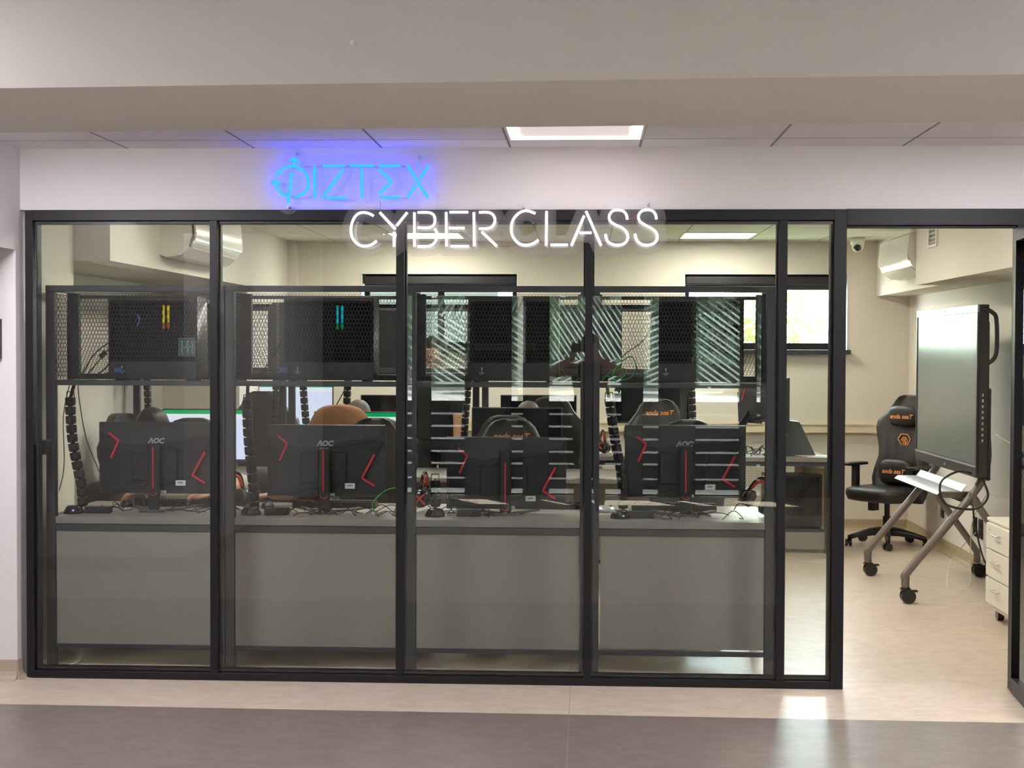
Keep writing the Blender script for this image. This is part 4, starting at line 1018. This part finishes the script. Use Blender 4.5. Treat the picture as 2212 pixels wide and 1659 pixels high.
def brick(px, py, label, w_=.13):
    p = at(px, py, .42); t = tag(MB().box(-w_/2, w_/2, -.03, .03, 0, .034).build('power_brick', M_BLK, None, bevel=.005), label, 'power adapter', 'power bricks on the front desks')
    t.location = (p.x, .42, .75); return t
brick(213, 1108, 'black power brick beside the leftmost cable spine'); brick(598, 1110, 'black power brick beside the second cable spine', .12)
brick(1013, 1115, 'black power brick below the left end of the low third monitor', .12); brick(1385, 1115, 'black power brick beside the cable spine right of the third mullion')
keyboard(at(385, 1095, .80).x, .80, 'black keyboard under the leftmost monitor, between the hands of a person'); keyboard(at(725, 1100, .80).x, .80, 'black keyboard under the second monitor, by a bare forearm')
keyboard(at(1165, 1100, .82).x, .84, 'black keyboard behind the low third monitor'); keyboard(at(1455, 1100, .80).x, .80, 'black keyboard under the rightmost monitor')
mouse(at(274, 1088, .74).x, .74, 'black mouse with a green light under the hand of the dark haired person')
mouse(at(578, 1088, .72).x, .72, 'black mouse under the hand at the second desk')
mouse(at(1307, 1098, .66).x, .66, 'silver mouse beside the spine right of the third mullion', M_SILV, R(70))
hs = headset((at(1630, 1095, .55).x, .56, .75), R(-35), 'black headset with orange red cross, on the right end of the front desks', tilt=R(20)); hs.location.z = .775
hs = headset((at(505, 1098, .60).x, .58, .75), R(60), 'black headset with red cross between the first two monitors', tilt=R(8)); hs.location.z = .77
hs = headset((at(915, 1085, .62).x, .66, .75), R(80), 'black and red headset beside the short spine stub, half behind the second mullion'); hs.location.z = .77
hs = headset((at(1300, 950, 4.75).x, 4.80, .75), R(70), 'small black and red headset on the far back desk', tilt=R(10)); hs.location.z = .765
p = at(1435, 1120, .38)
# cable tangles nobody could count
rr = random.Random(5)
for (a, b, lb) in ((190, 300, 'left of the leftmost stand'), (350, 520, 'between the first two cable spines'), (610, 860, 'around the second stand'), (905, 1060, 'coiled beside the third spine stub'), (1350, 1600, 'around the rightmost stand')):
    m = MB(); pa = at(a, 1110, .42).x; pb = at(b, 1110, .42).x; n = int((b-a)/14)
    for k in range(n):
        x0 = rr.uniform(pa, pb); x1 = x0+rr.choice((-1, 1))*rr.uniform(.06, .2); x1 = min(max(x1, pa), pb); y = rr.uniform(.33, .62)
        m.tube(spline([(x0, y, .754), ((x0+x1)/2, y+rr.uniform(-.05, .05), .754+rr.uniform(.0, .05)), (x1, y+rr.uniform(-.06, .06), .754+rr.random()*.02), (x1+rr.uniform(-.04, .04), y+.06, .754)], 6), .0024, 6)
    tag(m.build('cable_tangle', M_BLK, None, smooth=True), 'tangle of thin black cables on the desk top, '+lb, 'cables', 'cable tangles on the front desks', 'stuff')
def cable(name, pts, r, m, label, group=None, k=8):
    return tag(MB().tube(spline(pts, k), r, 6).build(name, m, None, smooth=True), label, 'cable', group)
ch = 'thin cables hanging from the front cages'
cable('hanging_cable', PX([(168, 826), (172, 870), (187, 950), (214, 1018)], .66)+[tuple(at(222, 1050, .64))], .0028, M_BLK, 'thin black cable slanting down from the cage to the leftmost monitor', ch)
cable('hanging_cable', PX([(150, 832), (137, 900), (138, 1010), (122, 1080)], .62), .0028, M_BLK, 'thin dark green cable hanging left of the leftmost spine', ch)
cable('hanging_cable', PX([(160, 832), (156, 845), (152, 862)], .47), .010, M_BLK, 'thick black cable bundle entering the top of the leftmost spine', ch)
cable('hanging_cable', PX([(1310, 826), (1313, 845), (1316, 866)], .47), .009, M_BLK, 'thick black cable bundle entering the spine right of the third mullion', ch)
cable('hanging_cable', PX([(536, 826), (535, 845), (534, 870)], .47), .010, M_BLK, 'thick black cable bundle entering the second spine', ch)
cable('hanging_cable', PX([(748, 836), (724, 880)], 3.15), .004, M_BLK, 'thin black cable slanting above the brown draped chair', ch)
cable('hanging_cable', PX([(565, 1022), (620, 1060), (690, 1112)], .44), .0026, M_BLK, 'thin black cable slanting to the foot of the second stand', ch)
cable('green_cable', PX([(862, 1055), (836, 1058), (806, 1085), (812, 1110), (832, 1122), (858, 1117)], .36), .0030, M_GREENC, 'green cable looping on the desk right of the second monitor')
cable('green_cable', PX([(1300, 822), (1325, 800), (1352, 798), (1345, 815), (1322, 822), (1330, 795), (1362, 770), (1375, 795), (1362, 815), (1335, 822), (1310, 812), (1302, 818)], .42), .0034, M_GREENC, 'green cable coiled in the rightmost cage')
cable('green_cable', PX([(1322, 815), (1345, 770), (1385, 740), (1405, 712)], .50), .0026, M_GREENC, 'thin green cable running up behind the coil in the rightmost cage')
cable('green_cable', PX([(1215, 800), (1235, 822), (1258, 815)], .5), .0030, M_GREENC, 'short green cable end at the right of the third cage')
cable('green_cable', PX([(155, 822), (175, 819), (200, 820), (218, 822)], .45), .0026, M_GREENC, 'dark green cable lying on the floor of the leftmost cage')
cg_ = 'black cables fanning out inside the cages'
for l, lb in (([(176, 812), (200, 770), (228, 745), (250, 738)], 'highest cable in the leftmost cage'), ([(186, 812), (220, 772), (250, 738)], 'cable with an inline plug in the leftmost cage'), ([(205, 812), (232, 790), (252, 745)], 'third cable in the leftmost cage'), ([(200, 814), (225, 808), (256, 798)], 'lowest cable in the leftmost cage'), ([(556, 815), (585, 778), (618, 720)], 'upper cable in the second cage'), ([(558, 818), (580, 800), (612, 800)], 'arched lower cable in the second cage')):
    cable('fan_cable', PX(l, .46), .0035, M_BLK, 'black '+lb, cg_)
tag(MB().box(-.012, .012, -.008, .008, -.02, .02).build('inline_plug', M_BLK, None), 'small black inline plug on a cable in the leftmost cage', 'plug'); bpy.data.objects['inline_plug'].location = at(223, 766, .455); bpy.data.objects['inline_plug'].rotation_euler = (0, R(45), 0)
for px, lb in ((262, 'leftmost'), (615, 'second')):
    p = at(px, 799, .36); o = tag(MB().box(-.02, .02, -.012, .012, -.012, .012).build('wifi_antenna', M_AQUA, None, bevel=.003), 'small blue plastic adapter in the %s cage' % lb, 'adapter', 'blue adapters in the cages'); o.location = (p.x, .33-.01, p.z)
t = empty('green_sign_card', tuple(at(404, 750, .30)), 0, 'small dark green framed card hanging in the leftmost cage', 'card')
MB().box(-.04, .04, -.002, .002, -.045, .045).build('card_sheet', mat('dark_green_card', (.02, .07, .05), .4), t)
m = MB()
for x in (-.025, .004, .028): m.box(x-.005, x+.005, -.0032, -.002, -.033, .033)
m.box(-.02, .02, -.0032, -.002, -.003, .003); m.box(-.041, .041, -.004, -.002, .043, .046).box(-.041, .041, -.004, -.002, -.046, -.043).box(-.042, -.039, -.004, -.002, -.046, .046).box(.039, .042, -.004, -.002, -.046, .046)
m.build('card_print', mat('grey_green_print', (.18, .26, .24), .5), t)
t = empty('latch_box', (-2.66, .12, 1.105), 0, 'small black box fixed at the left end of the glass front', 'box')
MB().box(-.035, .045, -.03, .03, -.035, .035).build('box_body', M_BLK, t, bevel=.004)
# far right desk: computer case lying on top, papers, tangle
t = empty('computer_case', (at(1712, 980, 4.85).x-.02, 4.85, .75), R(-4), 'dark sloping computer case standing on the right back desk', 'computer')
MB().prism([(-.17, 0), (.20, 0), (.07, .27), (-.17, .30)], 'y', -.05, .16).build('case_body', mat('slate_case', (.07, .085, .09), .4), t, bevel=.004)
m = MB(); z_ = .17
for k in range(6): m.beam((-.05, -.051, z_), (-.05+.025*math.cos(k*1.05), -.051, z_+.025*math.sin(k*1.05)), .004, .002, up=(0, 1, 0))
m.build('emblem', M_SILV, t)
t = empty('paper_sheets', (at(1765, 980, 4.75).x, 4.78, .75), R(10), 'white papers lying on the right end of the back desk', 'paper')
MB().box(-.10, .11, -.08, .10, 0, .004).build('sheet', M_STK, t); MB().obox((-.05, .03, .006), (.2, .14, .003), (0, 0, .3)).build('sheet', M_STK, t)
t = tag(MB().box(-.07, .06, -.05, .05, 0, .006).build('folded_paper', M_STK, None), 'folded white paper on the back desk left of the swing arm monitor', 'paper'); t.location = (at(1627, 965, 4.8).x, 4.8, .7505)
m = MB(); rr = random.Random(3); cx = at(1650, 965, 4.8).x
for k in range(14):
    x = cx+rr.uniform(-.13, .12); m.tube(spline([(x, 4.8+rr.uniform(-.1, .1), .755), (x+rr.uniform(-.1, .1), 4.85, .79+rr.random()*.05), (x+rr.uniform(-.1, .1), 4.8, .76), (x+.03, 4.9, .755)], 5), .004, 6)
tag(m.build('cable_tangle', M_BLK, None, smooth=True), 'tangle of black cables under the swing arm monitor on the back desk', 'cables', None, 'stuff')
t = empty('cardboard_box', (at(1766, 1020, 5.0).x, 5.1, .181), R(6), 'brown cardboard box on the shelf under the right back desk', 'box')
MB().box(-.14, .14, -.14, .14, 0, .46).build('box_body', M_CARD, t, bevel=.002)
# floor cable at the far left below the desk
cable('white_floor_cable', [tuple(at(178, 1404, .35)), tuple(at(172, 1425, .33)), tuple(at(150, 1436, .28)), tuple(at(128, 1437, .26))], .0035, M_WHITEC, 'white cable end curling on the floor below the leftmost desk')

# ================================================================== PEOPLE
def remesh(mb, name, m, vox, parent, sm=2):
    me = bpy.data.meshes.new('tmp'); me.from_pydata(mb.v, [], mb.f)
    bm = bmesh.new(); bm.from_mesh(me); bmesh.ops.recalc_face_normals(bm, faces=bm.faces); bm.to_mesh(me); bm.free()
    o = bpy.data.objects.new('tmp', me); col.objects.link(o)
    r = o.modifiers.new('r', 'REMESH'); r.mode = 'VOXEL'; r.voxel_size = vox; r.use_smooth_shade = True
    s = o.modifiers.new('s', 'SMOOTH'); s.iterations = sm; s.factor = .6
    dg = bpy.context.evaluated_depsgraph_get(); me2 = bpy.data.meshes.new_from_object(o.evaluated_get(dg)); bpy.data.objects.remove(o)
    me2.materials.clear(); me2.materials.append(m)
    for p in me2.polygons: p.use_smooth = True
    q = bpy.data.objects.new(name, me2); col.objects.link(q); q.parent = parent; return q
def limb(mb, pts, radii, n=12):
    P = [Vector(p) for p in pts]; out = []; rd = []
    for i in range(len(P)-1):
        for k in range(5): out.append(P[i].lerp(P[i+1], k/5)); rd.append(radii[i]+(radii[i+1]-radii[i])*k/5)
    out.append(P[-1]); rd.append(radii[-1]); mb.tube(out, .01, n, radii=rd)
    for p, r in zip(P, radii): mb.ball(p, r*.985, n, 8)
def elbow(s, h, a, b, pole):
    s, h = Vector(s), Vector(h); d = h-s; L = min(d.length, (a+b)*.999); d.normalize(); k = (a*a-b*b+L*L)/(2*L); r = math.sqrt(max(0, a*a-k*k))
    p = Vector(pole); p = (p-d*p.dot(d)).normalized(); return s+d*k+p*r
def hand(mb, w_, d, up, side, curl=.5):
    """w_ wrist, d direction of the hand, up = back of the hand, side = +1/-1 thumb side"""
    w_, d, up = Vector(w_), Vector(d).normalized(), Vector(up); up = (up-d*up.dot(d)).normalized(); s = d.cross(up)*side
    for k in range(4):
        o = (-1.5+k)*.019; limb(mb, [w_+s*o*.6, w_+d*.085+s*o], [.013, .0125], 8)
        L = (.036, .042, .040, .032)[3-k]; p = w_+d*.085+s*o; a = 0
        q = [p]
        for j in range(3):
            a += curl*(.35, .6, .5)[j]; dd = d*math.cos(a)-up*math.sin(a); p = p+dd*L*(1, .75, .6)[j]; q.append(p)
        limb(mb, q, [.0105, .0095, .0085, .0072], 8)
    p = w_+d*.025+s*.022; limb(mb, [p, p+d*.03+s*.024-up*.01, p+d*.062+s*.022-up*.018, p+d*.085+s*.012-up*.022], [.014, .012, .010, .008], 8)
def person(loc, rz, label, J, cloth, sleeve, hair, trousers=None, sc_=1., hair_len=.0, vox=.0075, shirt_name='jumper', sleeve_len=1.0):
    t = empty('person', loc, rz, label, 'person'); b = MB(); c = MB(); tr = MB()
    J = {k: Vector(v) for k, v in J.items()}
    pel, chest, neck, head = J['pelvis'], J['chest'], J['neck'], J['head']
    def torso(mb, g):
        rows = []
        for f, rx, ry in ((0, .155, .11), (.2, .15, .105), (.45, .14, .10), (.7, .165, .115), (.88, .175, .11), (1.0, .13, .09), (1.12, .06, .06)):
            p = pel.lerp(chest, min(1, f/.7)) if f <= .7 else chest.lerp(neck, (f-.7)/.42)
            rows.append([(p.x+(rx+g)*math.cos(2*PI*k/20), p.y+(ry+g)*math.sin(2*PI*k/20), p.z) for k in range(20)])
        L = loft(rows); mb.add(L.v, L.f)
    torso(b, -.004); torso(c, .012)
    up_h = (head-neck).normalized()
    limb(b, [neck-up_h*.03, head-up_h*.02], [.055, .052])
    fd = J.get('face', Vector((0, -1, -.1))).normalized(); rt = fd.cross(up_h).normalized(); hu = rt.cross(fd).normalized()
    def HP(x, y, z): return head+rt*x+fd*y+hu*z
    hb = MB().ball((0, 0, 0), 1, 24, 16)
    def hv(v, g=0):
        x, y, z = v; w2 = 1-.22*max(0, -z)+.17*max(0, z); return HP(x*(.076+g)*w2, -y*(.094+g)*(1-.12*max(0, -z)), z*(.118+g))
    b.add([hv(v) for v in hb.v], hb.f)
    b.ball(HP(0, .095, -.012), .013); b.ball(HP(0, .088, .01), .011); b.ball(HP(0, .078, -.095), .022)
    for s in (-1, 1):
        b.ball(HP(s*.078, -.005, -.01), (.010, .018, .028)); b.ball(HP(s*.04, .07, -.03), .024); b.ball(HP(s*.03, .083, .028), .014)
    limb(b, [HP(-.022, .086, -.052), HP(.022, .086, -.052)], [.007, .007], 8)
    for s, n in ((-1, 'L'), (1, 'R')):
        sh = chest.lerp(neck, .62)+Vector((s*.165, 0, -.0)); h = J['hand'+n]; el = J.get('elbow'+n) or elbow(sh, h, .29, .26, J.get('pole'+n, Vector((s*.5, .3, -1))))
        dr = (h-el).normalized(); limb(b, [sh, el, h], [.052, .040, .027]); hand(b, h, J.get('hdir'+n, dr), J.get('hup'+n, Vector((0, 0, 1))), -s if J.get('flip') is None else s, J.get('curl', Vector((.6, 0, 0))).x)
        e2 = el.lerp(h, .93 if sleeve_len >= 1 else (.9 if n == 'L' else .18)) if sleeve_len >= .8 else None
        if e2: limb(c, [sh, el, e2], [.062, .052, .040])
        else: limb(c, [sh, sh.lerp(el, .75)], [.062, .055])
        hp = pel+Vector((s*.09, 0, -.03)); kn, an = J['knee'+n], J['ankle'+n]
        limb(b, [hp, kn, an], [.08, .052, .036]); limb(tr, [hp, kn, an], [.092, .068, .056])
        ft = an+Vector((0, -.14, -.035)); limb(b, [an, an+Vector((0, -.03, -.04)), ft], [.036, .036, .028])
        MB().tube([an+Vector((0, .05, -.05)), an+Vector((0, -.03, -.04)), an+Vector((0, -.12, -.05)), an+Vector((0, -.19, -.06))], .04, 12, radii=[.034, .046, .042, .028]).build('shoe', M_BLK2, t, smooth=True)
    body = remesh(b, 'body', M_SKIN, vox, t)
    remesh(c, shirt_name, cloth, .011, t, 3); tr.add(loft([[(pel.x+(.165)*math.cos(2*PI*k/16), pel.y+.12*math.sin(2*PI*k/16), pel.z+z) for k in range(16)] for z in (-.07, 0, .06)]).v, loft([[(0, 0, 0)]*16]*3).f)
    remesh(tr, 'trousers', trousers or M_BLK2, .013, t, 3)
    hm = MB(); k0 = MB().ball((0, 0, 0), 1, 32, 20)
    vs = []
    for v in k0.v:
        x, y, z = v; keep = z > -.05 or (y > -.1 and z > -.45-hair_len)
        front = -y
        if front > .5 and z < .32: keep = False
        wob = .003*math.sin(x*23+z*17)*math.sin(y*19)
        vs.append(hv(v, .016+wob if keep else -.012))
    hm.add(vs, k0.f); hm.build('hair', hair, t, smooth=True)
    for s in (-1, 1):
        e = MB().ball(HP(s*.031, .081, .008), .0105); e.build('eye', M_STK, t, smooth=True)
    t['_'] = 0; del t['_']; return t
def seated(**k):
    d = dict(pelvis=(0, 0, .50), chest=(0, -.06, .84), neck=(0, -.10, 1.04), head=(0, -.16, 1.14), kneeL=(-.13, -.42, .52), kneeR=(.13, -.42, .52), ankleL=(-.14, -.44, .09), ankleR=(.14, -.42, .09), handL=(-.2, -.42, .79), handR=(.2, -.42, .79))
    d.update(k); return d
M_GREY = mat('grey_sweatshirt', (.42, .43, .44), .9, bump=.4, bscale=80); M_CRM = mat('cream_sweatshirt', (.60, .575, .50), .9, bump=.4, bscale=60); M_DK = mat('black_tshirt', (.02, .02, .022), .9)
# dark haired person at the leftmost desk, facing the glass, looking down
px = at(385, 1000, 1.36).x; hx = at(335, 895, 1.12)
def loc_(p, o): return (p.x-o[0], p.y-o[1], p.z)
O = (px, 1.36)
hl = at(326, 1085, .79); hr = at(462, 1080, .82); el = at(392, 1082, 1.02); er = at(528, 1062, 1.02)
person((O[0], O[1], 0), 0, 'dark haired person in a pale grey sweatshirt bent over the leftmost desk', seated(pelvis=(0, .02, .50), chest=(.0, -.10, .80), neck=(-.06, -.19, 1.0), head=(hx.x-O[0], -.27, 1.135), face=(.15, -.9, -.45),
    handL=(hl.x-O[0], hl.y-O[1], .818), handR=(hr.x-O[0], hr.y-O[1], .812), elbowL=(el.x-O[0], el.y-O[1], .80), elbowR=(er.x-O[0], er.y-O[1], .845), hdirL=(-.8, -.45, .05), hdirR=(-.85, -.4, .0), kneeL=(-.12, -.35, .50), kneeR=(.12, -.35, .50), ankleL=(-.14, -.30, .09), ankleR=(.14, -.28, .09), curl=(.85, 0, 0)), M_CRM, None, M_HAIR, shirt_name='sweatshirt', sleeve_len=.8)
O = (at(640, 1000, 1.42).x, 1.42); hl = at(590, 1082, .78); hr = at(760, 1082, .9)
person((O[0], O[1], 0), 0, 'person with a bare forearm on the desk behind the second monitor, slumped low', seated(pelvis=(0, .05, .48), chest=(.0, -.10, .76), neck=(.0, -.2, .91), head=(.02, -.28, .99), face=(0, -.7, -.7), handL=(hl.x-O[0], hl.y-O[1], .815), curl=(1.2, 0, 0), handR=(.25, -.52, .79),
    elbowL=(at(692, 1080, .95).x-O[0], .95-O[1], .80), hdirL=(-.9, -.35, -.1), kneeL=(-.12, -.35, .50), kneeR=(.12, -.35, .50), ankleL=(-.14, -.30, .09), ankleR=(.14, -.28, .09)), M_DK, None, M_HAIR, shirt_name='tshirt', sleeve_len=.7)
O = (at(770, 880, 4.0).x, 4.0); hz = at(770, 868, 4.0).z
person((O[0], O[1], 0), PI, 'ash haired person seen from behind at the back row, above the brown draped chair', seated(head=(0, -.10, hz-.12), neck=(0, -.07, hz-.26), chest=(0, -.04, hz-.44), handL=(-.2, -.45, .79), handR=(.2, -.45, .79)), M_DK, None, M_HAIRG, shirt_name='tshirt', hair_len=.2)
O = (at(1140, 880, 3.75).x, 3.78); hz = at(1138, 871, 3.75).z
person((O[0], O[1], 0), PI, 'person with short curly hair at the back row, behind the central dark monitor', seated(head=(0, -.06, hz-.12), neck=(0, -.03, hz-.26), chest=(0, 0, hz-.44), handL=(-.2, -.42, .79), handR=(.2, -.42, .79)), M_DK, None, M_HAIRG, shirt_name='tshirt')
O = (at(945, 900, 4.05).x, 4.10); ar = at(986, 900, 4.05)
person((O[0], O[1], 0), R(-20), 'person standing at the back row in a black t-shirt with bare arms', dict(pelvis=(0, 0, .90), chest=(0, -.02, 1.22), neck=(0, -.03, 1.42), head=(0, -.05, 1.56), kneeL=(-.09, -.02, .50), kneeR=(.09, 0, .50), ankleL=(-.1, .01, .09), ankleR=(.1, .02, .09), handL=(-.24, -.10, .82), handR=(.22, -.14, .80), poleL=(-1, .4, 0), poleR=(1, .6, 0)), M_DK, None, M_HAIR, shirt_name='tshirt', sleeve_len=.5)
# the photographer, mirrored faintly in the glass front
person((.05, -7.52, 0), PI, 'person holding up a phone, seen only as a dark reflection in the glass', dict(pelvis=(0, 0, .93), chest=(0, -.01, 1.26), neck=(0, -.02, 1.47), head=(0, -.05, 1.61), kneeL=(-.09, -.02, .50), kneeR=(.09, 0, .50), ankleL=(-.1, .01, .09), ankleR=(.1, .02, .09), handL=(-.06, -.30, 1.50), handR=(.17, -.28, 1.50), hdirL=(.2, -.2, 1), hdirR=(-.2, -.2, 1), poleL=(-1, -.1, -.5), poleR=(1, -.1, -.5)), mat('brown_shirt', (.12, .07, .05), .9), None, M_HAIR, shirt_name='shirt', sleeve_len=.7, vox=.01)
t = empty('phone', (-.05, -7.13, 1.60), 0, 'dark phone held up by the person mirrored in the glass', 'phone'); MB().box(-.08, .08, -.004, .004, -.04, .04).build('phone_body', M_BLKG, t, bevel=.003)
# nails and small marks of the place
tag(MB().cyl((-.66, -2.80, 2.46), (-.66, -2.835, 2.46), .006).build('wall_plug', M_STK, None), 'tiny white plug in the face of the ceiling beam', 'plug')
t = empty('wall_panel', (at(0, 730, -.07).x-.05, -.075, at(0, 732, -.07).z), 0, 'edge of a grey panel on the wall at the left picture edge', 'panel')
MB().box(-.3, .058, -.012, .01, -.095, .095).build('panel_body', M_STEEL, t, bevel=.002)
